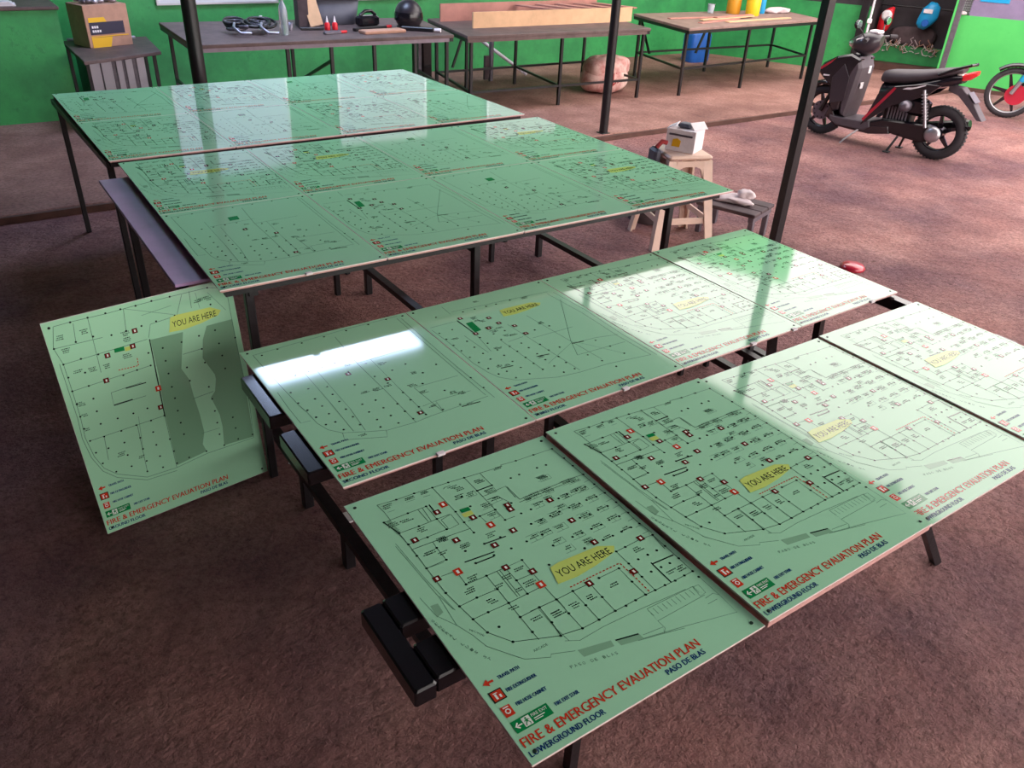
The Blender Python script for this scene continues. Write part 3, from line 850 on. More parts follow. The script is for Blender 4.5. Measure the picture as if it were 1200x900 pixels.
for j in (0, 1):
    for i in range(4):
        k = ('lower', 'second', 'lower', 'third')[i] if j == 0 else ('third', 'lower', 'second', 'lower')[i]
        sign_board(board_at((.563, 4.126), .5, .852, i, j), k, 'glossy green plan board on the farthest sign table, %s of its %s row' % (WQ[i], ('near', 'far')[j]), GQ)
# the board standing on the floor, leaning against the middle table
BLp = Vector((0.0775, 2.499, 0.012))
ya, ti, ro = 0.09604, 1.48073, 0.01124
X = Vector((math.cos(ya), math.sin(ya), 0)); Nn = Vector((-math.sin(ya), math.cos(ya), 0))
Yv = Nn * math.cos(ti) + Vector((0, 0, 1)) * math.sin(ti)
Xr = X * math.cos(ro) + Yv * math.sin(ro); Yr = -X * math.sin(ro) + Yv * math.cos(ro)
Zr = Xr.cross(Yr)
MS = Matrix(((Xr.x, Yr.x, Zr.x, BLp.x), (Xr.y, Yr.y, Zr.y, BLp.y), (Xr.z, Yr.z, Zr.z, BLp.z), (0, 0, 0, 1)))
sign_board(MS, 'mezzanine', 'green plan board standing on the floor, leaning at the left end of the tables', 'evacuation plan board on the floor', (.450, .690))


# ------------------------------------------------------------------ frames that carry the boards
def legs(t, spots, z, w=0.03, m='black_steel'):
    for x, y in spots:
        mb = MB(); mb.cbox(x - w / 2, x + w / 2, y - w / 2, y + w / 2, 0.0, z, 0.003, m); mb.build('leg', t)


def bars(t, name, L, w=0.03, h=0.03, m='black_steel'):
    for p, q in L:
        mb = MB(); mb.bar(p, q, w, h, m); mb.build(name, t)


ZT = .854 - .0105 - .015
t = thing('steel_table_frame', 'black steel frame under the middle table of plan boards', 'table frame')
bars(t, 'rail', [((.60, 2.50, ZT), (2.93, 2.49, ZT)), ((.62, 4.0, ZT), (2.95, 3.98, ZT)), ((1.12, 3.25, ZT), (2.95, 3.23, ZT))])
bars(t, 'cross_rail', [((x, 2.515, ZT - .03), (x, 3.985, ZT - .03)) for x in (.70, 1.58, 2.64)])
legs(t, [(.688, 2.54), (1.58, 2.50), (2.63, 2.50), (.52, 3.56), (1.58, 3.97), (2.63, 3.97)], ZT - .015)
bars(t, 'side_rail', [((.505, 2.64, ZT - .03), (.525, 3.95, ZT - .03))])
t = thing('steel_table_frame', 'black steel frame under the farthest table of plan boards', 'table frame')
ZQ = .852 - .0105 - .015
bars(t, 'rail', [((.57, 4.17, ZQ), (2.95, 4.19, ZQ)), ((.55, 5.70, ZQ), (2.93, 5.72, ZQ)), ((.56, 4.95, ZQ), (2.94, 4.97, ZQ))])
bars(t, 'cross_rail', [((.57, 4.185, ZQ - .01), (.545, 5.69, ZQ - .01)), ((1.75, 4.2, ZQ - .03), (1.74, 5.7, ZQ - .03)), ((2.92, 4.2, ZQ - .03), (2.91, 5.7, ZQ - .03))])
legs(t, [(.575, 4.22), (1.75, 4.22), (2.9, 4.22), (.56, 5.64), (1.75, 5.68), (2.9, 5.68)], ZQ - .015)

# lavender panel sticking out under the middle table's left edge
t = tag(MB().cbox(.475, 1.10, 2.63, 3.92, .8155, .8275, .002, 'lavender_panel').build('lavender_panel'), 'lavender painted panel sticking out under the left edge of the middle table', 'panel')


def trestle(name, label, plates, legspots, endrails=(), zt=.6845):
    t = thing(name, label, 'trestle', (0, 0, 0))
    for (x0, x1, y0, y1) in plates:
        mb = MB(); mb.cbox(x0, x1, y0, y1, zt - .045, zt, .004, 'black_gloss'); mb.build('beam', t)
    for (x0, x1, y0, y1) in endrails:
        mb = MB(); mb.cbox(x0, x1, y0, y1, zt - .05, zt - .004, .004, 'black_gloss'); mb.build('end_rail', t)
    for p, q in legspots:
        mb = MB(); mb.bar(p, q, .028, .028, 'black_steel'); mb.build('leg', t)
    return t


trestle('steel_trestle', 'black steel trestle with two flat beams under the second row of boards',
        [(.525, 3.0, 1.62, 1.83), (.53, 3.0, 1.92, 2.18)],
        [((1.15, 1.72, 0), (1.15, 1.72, .64)), ((1.15, 2.05, 0), (1.15, 2.05, .64)), ((2.40, 1.56, 0), (2.33, 1.60, .64)), ((2.64, 1.56, 0), (2.64, 1.62, .64)), ((2.9, 2.1, 0), (2.9, 2.1, .64)), ((1.7, 2.1, 0), (1.7, 2.1, .64))],
        [(.62, .66, 1.831, 1.919), (2.9, 2.95, 1.831, 1.919)])
tF = trestle('steel_trestle', 'black steel trestle with ladder-like end showing left of the nearest board',
             [(.495, 3.0, .89, .99), (.495, 3.0, 1.04, 1.13)],
             [((.92, .93, 0), (.92, .93, .64)), ((1.2, 1.1, 0), (1.2, 1.1, .64)), ((2.53, .85, 0), (2.1, .93, .645)), ((2.9, 1.09, 0), (2.9, 1.09, .64)), ((1.7, 1.09, 0), (1.7, 1.09, .64))],
             [(.445, .494, .885, 1.13), (2.93, 2.98, 1.14, 1.6)])
bars(tF, 'brace', [((2.40, .885, .19), (1.715, 1.085, .19))], .025, .025)

t = thing('low_steel_frame', 'low black steel floor frame of long rails on short stub legs under the tables', 'frame')
for x, ys in ((.735, (1.93, 2.3, 3.9)), (1.74, (3.9, 2.6)), (2.95, (3.9, 2.6))):
    bars(t, 'rail', [((x, 1.35, .155), (x, 3.94, .155))], .04, .03)
    for y in ys:
        mb = MB(); mb.cbox(x - .018, x + .018, y - .018, y + .018, 0, .14, .003, 'black_steel'); mb.build('leg', t)
bars(t, 'cross_rail', [((.755, 1.37, .155), (1.72, 1.37, .155)), ((1.76, 1.37, .155), (2.93, 1.37, .155))], .03, .03)
t = thing('low_steel_frame', 'short black steel bars lying between the front two tables', 'frame')
bars(t, 'rail', [((2.67, 2.40, .19), (2.66, 1.75, .19)), ((2.85, 2.4, .19), (2.82, 1.75, .19))], .035, .03)
legs(t, [(2.67, 2.3), (2.85, 2.3), (2.66, 1.85), (2.82, 1.85)], .175, .025)


# ------------------------------------------------------------------ posts
def post(x, y, z0, label, r=.027, lean=(0, 0), square=0):
    t = thing('steel_post', label, 'post', (x, y, z0), 0, 'black steel posts')
    mb = MB()
    if square:
        mb.cbox(-r, r, -r, r, .006, 3.85 - z0, .004, 'black_steel', Matrix.Rotation(R(square), 4, 'Z'))
    else:
        mb.tube([(0, 0, 0.006), (lean[0], lean[1], 3.85 - z0)], r, 'black_steel', 16)
    mb.build('tube', t)
    mb = MB(); mb.cbox(-.05, .05, -.05, .05, 0, .006, .001, 'black_steel'); mb.build('foot_plate', t)
    return t


post(5.35, 6.13, .052, 'round black steel post at the edge of the raised slab, middle of the yard', .043)
post(4.22, 3.05, 0, 'square black steel post by the low stand and stool, right of the tables', .029, square=-8)
post(1.53, 6.12, .052, 'round black steel post at the left, rising behind the farthest table of boards', .05)


# ------------------------------------------------------------------ workbenches along the back wall
def workbench(label, q, top_m, edge_m, spots, stretch, zt=.82, group='steel workbenches along the back wall'):
    """q: four top corners front-left, front-right, back-right, back-left in plan"""
    t = thing('workbench', label, 'workbench', (0, 0, .052), 0, group)
    t.location = (0, 0, 0)
    mb = MB(); mb.prism(q, zt - .03, zt, top_m, bev=.004, axis='z'); mb.build('worktop', t)
    for i in range(4):
        a, b = Vector(q[i]), Vector(q[(i + 1) % 4])
        d = (b - a).normalized(); n = Vector((-d.y, d.x)) * .02
        mb = MB(); mb.bar((a.x + n.x + d.x * .01, a.y + n.y + d.y * .01, zt - .047), (b.x + n.x - d.x * .05, b.y + n.y - d.y * .05, zt - .047), .035, .034, edge_m if i == 0 else 'black_steel')
        mb.build('apron_rail', t)
    for x, y in spots:
        mb = MB(); mb.cbox(x - .016, x + .016, y - .016, y + .016, .052, zt - .064, .002, 'black_steel'); mb.build('leg', t)
    for p, qq in stretch:
        mb = MB(); mb.bar(p, qq, .024, .024, 'black_steel'); mb.build('stretcher', t)
    return t


workbench('long dark steel workbench at the left, with tub and helmet on it',
          [(1.86, 7.50), (4.38, 7.42), (4.66, 8.72), (1.93, 8.95)], 'table_wood', 'table_edge',
          [(1.93, 7.56), (4.33, 7.48), (4.58, 8.66), (2.0, 8.88), (3.12, 7.54), (3.2, 8.8), (2.70, 7.55), (3.55, 7.52), (3.98, 7.50)], [((1.93, 7.56, .3), (1.99, 8.86, .3)), ((4.33, 7.5, .3), (4.57, 8.64, .3)), ((3.12, 7.56, .62), (3.2, 8.78, .2))])
workbench('steel workbench in the middle, carrying the pale wooden plank frame',
          [(4.47, 7.31), (6.88, 7.24), (7.14, 8.62), (4.73, 8.60)], 'table_wood', 'table_wood',
          [(4.56, 7.38), (5.69, 7.34), (6.83, 7.30), (5.19, 8.50), (5.9, 8.52), (6.95, 8.5), (4.8, 8.52)],
          [((4.56, 7.38, .26), (6.83, 7.30, .26)), ((4.8, 8.5, .26), (6.95, 8.5, .26)), ((5.69, 7.36, .26), (5.9, 8.5, .26)), ((6.83, 7.32, .26), (6.95, 8.48, .26)), ((4.56, 7.40, .26), (4.8, 8.5, .26)), ((5.19, 8.5, .78), (5.0, 8.5, .30))])
workbench('steel workbench at the right with strips of wood and yellow containers on it',
          [(7.36, 7.11), (10.05, 7.30), (10.38, 8.30), (7.66, 8.42)], 'table_wood_light', 'black_steel',
          [(7.42, 7.19), (8.56, 7.24), (9.95, 7.37), (7.72, 8.34), (9.0, 8.3), (10.25, 8.22)],
          [((7.42, 7.19, .36), (9.95, 7.37, .36)), ((7.72, 8.34, .36), (10.25, 8.22, .36)), ((7.42, 7.2, .36), (7.72, 8.32, .36)), ((9.95, 7.38, .36), (10.25, 8.2, .36)), ((7.72, 8.34, .78), (7.62, 8.0, .40)), ((9.0, 8.3, .78), (8.8, 8.32, .30))])

# low metal shelf unit in the left corner
t = thing('metal_stand', 'low dark metal stand in the left corner, holding the yellow printed carton', 'stand', (0, 0, 0))
mb = MB(); mb.prism([(1.07, 8.03), (1.78, 8.36), (1.86, 9.3), (1.07, 9.2)], .62, .65, 'table_wood', bev=.004, axis='z'); mb.build('top', t)
for x, y in ((1.10, 8.10), (1.72, 8.40), (1.8, 9.2), (1.10, 9.12)):
    mb = MB(); mb.cbox(x - .015, x + .015, y - .015, y + .015, .052, .62, .002, 'black_steel'); mb.build('leg', t)
mb = MB(); mb.cbox(1.12, 1.74, 9.32, 9.36, .68, .70, .003, 'bare_steel')
tag(mb.build('metal_strip'), 'thin shiny metal strip standing behind the yellow carton', 'metal strip')
bpy.data.objects['metal_strip'].location.z = -.03
bpy.data.objects['metal_strip'].location.y = -.12
t = thing('metal_cabinet', 'scratched silver metal cabinet panel under the corner stand', 'cabinet', (1.22, 9.05, .052), R(8))
mb = MB(); mb.cbox(0, .56, 0, .30, 0, .50, .006, 'grey_steel'); mb.build('body', t)
for k, (a, b) in enumerate(((.02, .12), (.13, .23), (.27, .33), (.36, .43), (.47, .55))):
    mb = MB(); mb.cbox(a, b, -.012, -.001, .02, .48, .003, 'bare_steel'); mb.build('slat', t)
t = thing('carton', 'brown cardboard carton with yellow and black printing on the corner stand', 'box', (1.24, 8.70, .65), R(18))
mb = MB(); mb.cbox(0, .42, 0, .30, 0, .36, .004, 'carton'); mb.build('body', t)
mb = MB()
mb.box(.03, .36, -.003, -.0002, .11, .215, 'dark_print'); mb.prism([(.03, .215), (.20, .215), (.18, .255), (.03, .255)], -.003, -.0002, 'yellow_print')
mb.prism([(.03, .0), (.2, .0), (.23, .085), (.03, .085)], -.003, -.0002, 'yellow_print'); mb.box(.03, .39, -.0045, -.003, .09, .098, 'yellow_print')
for k in range(2):
    for j in range(4 - k):
        mb.box(.05 + j * .022, .066 + j * .022, -.0045, -.003, .13 + k * .035, .15 + k * .035, 'white_paper')
mb.build('printed_label', t)
mb = MB()
for k in range(16):
    mb.ball((.06 + .30 * rnd.random(), .06 + .18 * rnd.random(), .38 + .02 * rnd.random()), .035, .03, .022, 'grey_steel' if k % 2 else 'bare_steel', 8, 6)
o = mb.build('hardware_heap', M=None); o.matrix_world = Matrix.Translation((1.24, 8.70, .65)) @ Matrix.Rotation(R(18), 4, 'Z')
tag(o, 'loose grey metal hardware heaped in the open carton', 'hardware'); o['kind'] = 'stuff'
# things on the counter at far left
t = thing('paper_stack', 'small stack of papers on the green half wall at far left', 'papers', (.42, 8.68, 1.02), R(-3))
for k in range(3):
    mb = MB(); mb.cbox(0, .30 - .02 * k, .0, .2, .012 * k, .012 * k + .011, .001, 'white_paper'); mb.build('sheet', t)

# ------------------------------------------------------------------ things on the left workbench
ZB = .82
t = thing('chain_coil', 'dark tangled metal clamps and chain lying on the left workbench', 'chain', (2.42, 8.05, ZB), 0)
mb = MB()
for k in range(15):
    a = k * .7
    mb.torus(.08 + .02 * math.sin(k), .014, 'black_steel' if k % 3 else 'grey_steel', 18, 6, T(.05 * math.cos(a) + .026 * k - .06, .06 * math.sin(a), .045 + .05 * abs(math.sin(k * .6))) @ Matrix.Rotation(.3 * math.sin(k), 4, 'X'))
mb.build('links', t)
for k, (x, y, z) in enumerate(((-.04, -.18, .045), (.2, -.22, .045))):
    mb = MB(); mb.tube([(x, y + .12, z + .05), (x - .04, y + .03, z + .03), (x, y - .05, z - .012), (x + .09, y - .07, z - .014)], .013, 'bare_steel', 8); mb.build('hook', t)


def bottle(name, label, loc, r, h, m, cap, cat='bottle', group=None):
    t = thing(name, label, cat, loc, 0, group)
    mb = MB(); mb.lathe([(r * .92, 0), (r, .01), (r, h * .62), (r * .8, h * .74), (r * .36, h * .86), (r * .34, h * .93)], m, 18); mb.build('body', t)
    mb = MB(); mb.lathe([(r * .42, h * .93), (r * .42, h), (r * .36, h * 1.01)], cap, 14); mb.build('cap', t)
    return t


bottle('bottle', 'tall clear plastic bottle beside the chain on the left workbench', (2.80, 7.86, ZB), .04, .33, 'clear_plastic', 'white_paper')
bottle('bottle', 'short clear bottle left of the tall one on the left workbench', (2.72, 8.26, ZB), .035, .12, 'clear_plastic', 'white_paper')
t = thing('paint_cup', 'small grey cup right of the clear bottles on the left workbench', 'cup', (2.95, 8.12, ZB))
mb = MB(); mb.lathe([(.028, 0), (.034, .07), (.030, .07), (.026, .01)], 'grey_steel', 16); mb.build('body', t)
t = thing('wood_block_stand', 'dark box with a tan board leaning on it, next to the grey tub', 'box', (3.06, 8.14, ZB), R(-12))
mb = MB(); mb.cbox(0, .10, .05, .30, 0, .30, .004, 'brown_box'); mb.build('case', t)
mb = MB(); mb.cbox(.0, .22, -.06, .02, 0, .025, .003, 'black_steel'); mb.build('base_strip', t)
mb = MB(); mb.bar((.17, .03, .03), (.11, .12, .31), .13, .018, 'pale_pine', up=(0, -1, .4)); mb.build('board', t)
t = thing('storage_tub', 'dark grey plastic tub on the left workbench', 'tub', (3.54, 8.50, ZB))
for nm, prof in (('body', [(.20, 0), (.215, .02), (.245, .24), (.235, .24), (.205, .03)]), ('rim', [(.245, .235), (.262, .235), (.262, .262), (.238, .262)])):
    mb = MB()
    rr = [[(r * math.copysign(abs(math.cos(a)) ** .45, math.cos(a)) * 1.12, r * math.copysign(abs(math.sin(a)) ** .45, math.sin(a)) * .75, z) for a in [2 * PI * j / 28 for j in range(28)]] for r, z in prof]
    mb.rings(rr, 'grey_plastic', True, nm == 'body', nm == 'body'); mb.build(nm, t)
for k, (x, y) in enumerate(((3.31, 8.06), (3.385, 8.05))):
    t = thing('glue_bottle', 'small red glue bottle with pointed white tip, %s of the pair by the tub' % ('left' if k == 0 else 'right'), 'bottle', (x, y, ZB), 0, 'red glue bottles')
    mb = MB(); mb.lathe([(.026, 0), (.028, .01), (.027, .055), (.016, .07)], 'red_plastic', 14); mb.build('body', t)
    mb = MB(); mb.lathe([(.014, .068), (.003, .125)], 'white_paper', 10); mb.build('tip', t)
tools = [('wood_offcut', 'flat tan wood offcut under the tools on the left workbench', 'wood', (3.52, 7.72), .46, .14, .03, 'carton', 4, 0),
         ('rasp', 'dark flat file lying across the tan offcut', 'file', (3.52, 7.90), .42, .05, .03, 'black_steel', 16, .0),
         ('clamp_bar', 'dark clamp bar with white end lying before the helmet', 'clamp', (4.02, 7.86), .34, .05, .04, 'black_steel', -42, .0),
         ('sander', 'dark hand sander among the tools on the left workbench', 'tool', (3.70, 8.2), .24, .12, .10, 'black_gloss', 10, .0),
         ('pliers', 'grey pliers lying below the red glue bottles on the left workbench', 'pliers', (3.16, 7.78), .18, .05, .025, 'grey_steel', 10, 0)]
for nm, lb, ct, (x, y), L, W_, H_, m, a, z in tools:
    t = thing(nm, lb, ct, (x, y, ZB + z), R(a))
    mb = MB(); mb.cbox(0, L, -W_ / 2, W_ / 2, 0, H_, min(H_, W_) * .2, m); mb.build('body', t)
    if nm in ('clamp_bar', 'rasp', 'pliers'):
        mb = MB(); mb.tube([(L + .002, 0, H_ / 2), (L + .07, 0, H_ / 2)], [min(.016, H_ / 2), min(.02, H_ / 2)], 'white_paper' if nm == 'clamp_bar' else 'red_plastic', 8); mb.build('handle', t)
    if nm == 'sander':
        mb = MB(); mb.tube([(.03, 0, .102), (.09, 0, .14), (.17, 0, .14), (.22, 0, .102)], .018, 'black_gloss', 8); mb.build('handle', t)
    if nm == 'wood_offcut':
        t['category'] = 'wood'
t = thing('helmet', 'round black motorcycle helmet at the right end of the left workbench', 'helmet', (4.18, 8.0, ZB), R(-60))
t.scale = (1.12, 1.12, 1.16)
mb = MB()
pr = []
for i in range(11):
    a = -PI * .30 + (PI * .8) * i / 10
    pr.append((max(.012, .128 * math.cos(a) if a > -.35 else .128 * math.cos(a) * 1.02), .105 + .128 * math.sin(a)))
pr.append((.003, .2345))
mb.lathe(pr, 'helmet_black', 24); mb.build('shell', t)
mb = MB(); mb.lathe([(.1318, .065), (.1325, .085), (.132, .11), (.127, .13)], 'black_gloss', 24, cap0=False, cap1=False); mb.build('visor', t)
mb = MB(); mb.torus(.104, .008, 'rubber', 24, 8, T(0, 0, .0085)); mb.build('rim_trim', t)

# ------------------------------------------------------------------ plank frame on the middle workbench
t = thing('plank_frame', 'long frame of pale planks with slats lying on the middle workbench', 'wooden frame', (0, 0, 0))
for nm, p, q, w, h, m in (('front_plank', (4.82, 7.78), (7.06, 7.80), .022, .155, 'pale_pine'), ('back_plank', (4.74, 8.33), (7.0, 8.40), .022, .18, 'pink_plank')):
    mb = MB(); mb.bar((p[0], p[1], ZB + h / 2), (q[0], q[1], ZB + h / 2), w, h, m); mb.build(nm, t)
for k in range(5):
    x = 5.75 + k * .28
    mb = MB(); mb.bar((x, 8.31, ZB + .150), (x + .26, 7.815, ZB + .142), .10, .014, 'pink_plank'); mb.build('slat', t)
mb = MB(); mb.bar((7.03, 7.822, ZB + .07), (6.98, 8.36, ZB + .07), .02, .14, 'pale_pine'); mb.build('end_plank', t)

# sack, pipe and column under the middle bench
t = thing('sack', 'tied pale sack with red printing, on the slab under the middle workbench', 'sack', (6.72, 7.78, .052), R(15))


def blob(c, rx, ry, rz, m, seed, amp=.12, n=26, k=16):
    q = random.Random(seed); mb = MB(); rings = []
    ph = [q.uniform(0, 6.28) for _ in range(6)]
    for i in range(1, k):
        a = PI * i / k - PI / 2; ring = []
        for j in range(n):
            b = 2 * PI * j / n
            s = 1 + amp * (.5 * math.sin(3 * b + ph[0] + a) + .35 * math.sin(5 * b + ph[1] - 2 * a) + .25 * math.sin(9 * b + ph[2] + 4 * a))
            cs = math.copysign(abs(math.cos(a)) ** .5, math.cos(a)); sn = math.copysign(abs(math.sin(a)) ** .7, math.sin(a))
            ring.append((c[0] + rx * cs * math.cos(b) * s, c[1] + ry * cs * math.sin(b) * s, max(c[2] + rz * sn * (1 + .05 * math.sin(4 * b + ph[3])), 0.001)))
        rings.append(ring)
    mb.rings(rings, m, True)
    return mb


blob((0, 0, .14), .36, .25, .14, 'sack_weave', 3, .05).build('lower_bag', t)
blob((.03, .01, .27), .36, .235, .125, 'sack_weave', 9, .09).build('upper_fold', t)
mb = MB()
for k in range(4):
    mb.tube([(-.27 + .05 * k, -.225, .06 + .02 * k), (-.22 + .05 * k, -.245, .14), (-.17 + .05 * k, -.21, .24)], .009, 'sack_red', 6)
mb.build('red_band', t)
o = MB().tube([(6.36, 8.92, .075), (5.60, 9.0, .56)], .022, 'pvc_white', 10).build('pvc_pipe')
tag(o, 'white plastic pipe leaning under the middle workbench', 'pipe')
t = thing('roller_stand', 'dark upright motor stand between the left and middle workbenches', 'stand', (4.78, 8.75, .052))
mb = MB(); mb.cbox(-.10, .10, -.08, .08, 0, .03, .004, 'black_steel'); mb.build('base', t)
mb = MB(); mb.cbox(-.06, .06, -.05, .05, .03, .62, .01, 'black_gloss'); mb.build('column', t)
mb = MB(); mb.cbox(-.11, -.062, -.03, .03, .10, .55, .004, 'grey_steel'); mb.build('side_plate', t)
t = thing('grey_pipe_post', 'grey galvanised stand pipe by the back wall under the middle workbench', 'pipe', (5.73, 8.8, .052))
mb = MB(); mb.lathe([(.03, 0), (.03, .66)], 'grey_steel', 12); mb.build('tube', t)
mb = MB(); mb.cbox(-.10, -.032, -.02, .02, .02, .30, .004, 'brown_box'); mb.build('bracket', t)

# ------------------------------------------------------------------ things on the right workbench
strips = [(7.85, 7.42, .9, 12, .012), (8.0, 7.55, 1.1, 7, .012), (7.75, 7.86, .8, -4, .012), (8.3, 7.4, 1.3, 4, .012), (8.3, 7.60, .8, 8, .012)]
for k, (x, y, L, a, z) in enumerate(strips):
    w = ('front left', 'long middle', 'rear left', 'front right', 'slanted right')[k]
    o = MB().cbox(0, L, -.035, .035, 0, .012, .002, 'pale_pine' if k % 2 else 'pink_plank').build('wood_strip')
    o.location = (x, y, ZB + (0, .013, 0, 0, .026)[k]); o.rotation_euler = (0, 0, R(a))
    tag(o, 'thin pale wood strip on the right workbench, the %s one of the loose pile' % w, 'wood strip', 'wood strips on the right workbench')
t = thing('clear_cup', 'small clear plastic cup standing alone on the right workbench', 'cup', (8.86, 8.22, ZB))
mb = MB(); mb.lathe([(.04, 0), (.052, .11), (.049, .11), (.038, .006)], 'clear_plastic', 18); mb.build('body', t)
for k, (x, y, m, lb) in enumerate(((9.28, 7.86, 'yellow_plastic', 'bright yellow round container on the right workbench'), (9.17, 8.10, 'amber_plastic', 'amber yellow container left of the bright yellow one'))):
    t = thing('container', lb, 'container', (x, y, ZB), 0, 'yellow containers on the right workbench')
    mb = MB(); mb.lathe([(.086, 0), (.092, .012), (.096, .22), (.09, .235)], m, 24); mb.build('body', t)
    mb = MB(); mb.lathe([(.099, .236), (.099, .265), (.09, .272)], m, 24); mb.build('lid', t)
bottle('bottle', 'slim light blue bottle right of the yellow containers', (9.62, 8.0, ZB), .05, .34, 'sky_blue_plastic', 'white_paper')
bottle('bottle', 'second light blue bottle just behind the slim one', (9.70, 8.12, ZB), .045, .30, 'sky_blue_plastic', 'sky_blue_plastic')
t = thing('cloth_heap', 'crumpled white cloth at the right end of the right workbench', 'cloth', (9.95, 8.0, ZB))
blob((0, 0, .035), .2, .1, .035, 'cloth_white', 5, .3).build('cloth', t)

# blue jerrycan under the right bench
t = thing('jerrycan', 'large blue plastic jerrycan standing by the wall under the right workbench', 'jerrycan', (9.52, 9.0, .052), R(-6))
mb = MB()
rr = []
for z, s in ((0, .92), (.03, 1), (.36, 1), (.40, .92), (.425, .72)):
    rr.append([(.19 * s * math.copysign(abs(math.cos(a)) ** .4, math.cos(a)), .13 * s * math.copysign(abs(math.sin(a)) ** .4, math.sin(a)), z) for a in [2 * PI * j / 28 for j in range(28)]])
mb.rings(rr, 'blue_plastic', True); mb.build('body', t)
mb = MB(); mb.tube([(-.10, 0, .41), (-.09, 0, .475), (.02, 0, .475), (.03, 0, .41)], .016, 'blue_plastic', 8); mb.build('handle', t)
mb = MB(); mb.lathe([(.032, .42), (.032, .47)], 'blue_plastic', 12, T(.10, 0, 0)); mb.build('cap', t)

# ------------------------------------------------------------------ stool, box and low stand
t = thing('plastic_stool', 'cream moulded plastic stool beside the middle table, holding a small carton', 'stool', (3.96, 3.73, 0), R(-20))
SH = .62
mb = MB()
mb.cbox(-.155, .155, -.155, .155, SH - .03, SH, .012, 'stool_plastic'); mb.build('seat', t, .004)
for sx in (-1, 1):
    for sy in (-1, 1):
        mb = MB()
        rings = []
        for k in range(5):
            f = k / 4; z = (SH - .032) * (1 - f); c = .135 + .075 * f; w = .05 - .012 * f
            X0, Y0 = sx * c, sy * c
            rings.append([(X0 + sx * w * .35, Y0 + sy * w * .35, z), (X0 - sx * w, Y0 + sy * w * .35, z), (X0 - sx * w, Y0 + sy * (w * .35 - .014), z), (X0 + sx * (w * .35 - .014), Y0 + sy * (w * .35 - .014), z), (X0 + sx * (w * .35 - .014), Y0 - sy * w, z), (X0 + sx * w * .35, Y0 - sy * w, z)])
        if sx * sy < 0:
            rings = [r[::-1] for r in rings]
        mb.rings(rings[::-1], 'stool_plastic', False); mb.build('leg', t)
for s in (-1, 1):
    for ax in (0, 1):
        M_ = Matrix.Rotation(PI / 2 * ax, 4, 'Z')
        mb = MB()
        mb.prism([(-.098, SH - .033), (-.098, SH - .15), (-.075, SH - .085), (-.04, SH - .07), (.04, SH - .07), (.075, SH - .085), (.098, SH - .15), (.098, SH - .033)], s * .15 - .007, s * .15 + .007, 'stool_plastic', M_)
        mb.build('apron', t)
        mb = MB(); mb.box(-.15, .15, s * .178 - .006, s * .178 + .006, .17, .21, 'stool_plastic', M_); mb.build('stretcher', t)
t = thing('small_carton', 'small white carton with yellow mark, open flaps, on the plastic stool', 'box', (3.98, 3.74, SH), R(-66))
mb = MB(); mb.cbox(-.10, .10, -.085, .085, 0, .14, .003, 'white_paper'); mb.build('body', t)
mb = MB(); mb.prism([(-.055, .03), (.0, .03), (.005, .07), (-.02, .085), (-.05, .075)], -.088, -.0855, 'yellow_print'); mb.box(-.08, .08, -.0875, -.0855, .10, .112, 'grey_steel'); mb.build('print', t)
for k, (p, q, w) in enumerate((((-.1, -.06, .142), (-.04, -.05, .175), .10), ((.1, .0, .142), (.06, .02, .18), .12))):
    mb = MB(); mb.bar(p, q, w, .004, 'white_paper'); mb.build('flap', t)
mb = MB(); mb.cbox(-.05, .04, -.04, .04, .142, .17, .01, 'grey_plastic'); o = mb.build('tape_dispenser'); o.matrix_world = T(3.98, 3.74, SH, R(-66))
tag(o, 'small grey tool resting on top of the white carton', 'tool')
t = thing('hand_tool', 'purple grey electric hand tool hanging on the left edge of the stool', 'tool', (3.80, 3.785, SH - .14), R(-20))
mb = MB(); mb.cbox(-.05, .0, -.06, .06, 0, .16, .015, 'grey_plastic'); mb.build('body', t)
mb = MB(); mb.tube([(-.02, 0, .161), (.015, 0, .20), (.05, 0, .19)], .016, 'sack_red', 8); mb.build('grip', t)

t = thing('low_stand', 'low slatted purple brown stand with a rag on it, beside the black post', 'stand', (4.44, 3.60, 0), R(-72))
for k, y in enumerate((-.12, 0, .12)):
    mb = MB(); mb.cbox(-.22, .22, y - .055, y + .055, .205, .23, .004, 'brown_box'); mb.build('slat', t)
for x in (-.19, .19):
    mb = MB(); mb.cbox(x - .02, x + .02, -.16, .16, .165, .204, .003, 'grey_steel'); mb.build('bearer', t)
    for y in (-.13, .13):
        mb = MB(); mb.cbox(x - .018, x + .018, y - .018, y + .018, 0, .164, .003, 'grey_steel'); mb.build('leg', t)
t = thing('rag', 'crumpled pale rag lying on the low slatted stand', 'cloth', (4.44, 3.64, .23), R(-72))
blob((0, 0, .02), .15, .09, .02, 'cloth_white', 12, .35).build('cloth', t)
blob((.08, .04, .055), .06, .05, .03, 'cloth_white', 21, .3).build('fold', t)
t = thing('dark_bucket', 'dark round bucket on the floor behind the plastic stool', 'bucket', (4.12, 4.12, 0))
mb = MB(); mb.lathe([(.15, 0), (.18, .17), (.172, .17), (.145, .01)], 'brown_box', 24); mb.build('body', t)
mb = MB(); mb.torus(.178, .007, 'grey_steel', 24, 6, T(0, 0, .168)); mb.build('rim', t)
o = MB().lathe([(.075, 0), (.08, .012), (.065, .03), (.02, .036)], 'scooter_red', 24).build('bucket_cover'); o.location = (4.68, 2.74, 0)
tag(o, 'dark red round bucket cover on the floor behind the second row of boards', 'cover')
for k, (x, y) in enumerate(((.80, 2.58), (.82, 2.16))):
    o = MB().cbox(-.03, .03, -.022, .022, 0, .006, .001, 'white_paper').build('paper_scrap'); o.location = (x, y, 0); o.rotation_euler = (0, 0, .5 + k)
    tag(o, 'small pale paper scrap on the dark floor, %s one left of the front tables' % ('farther' if k == 0 else 'nearer'), 'paper')

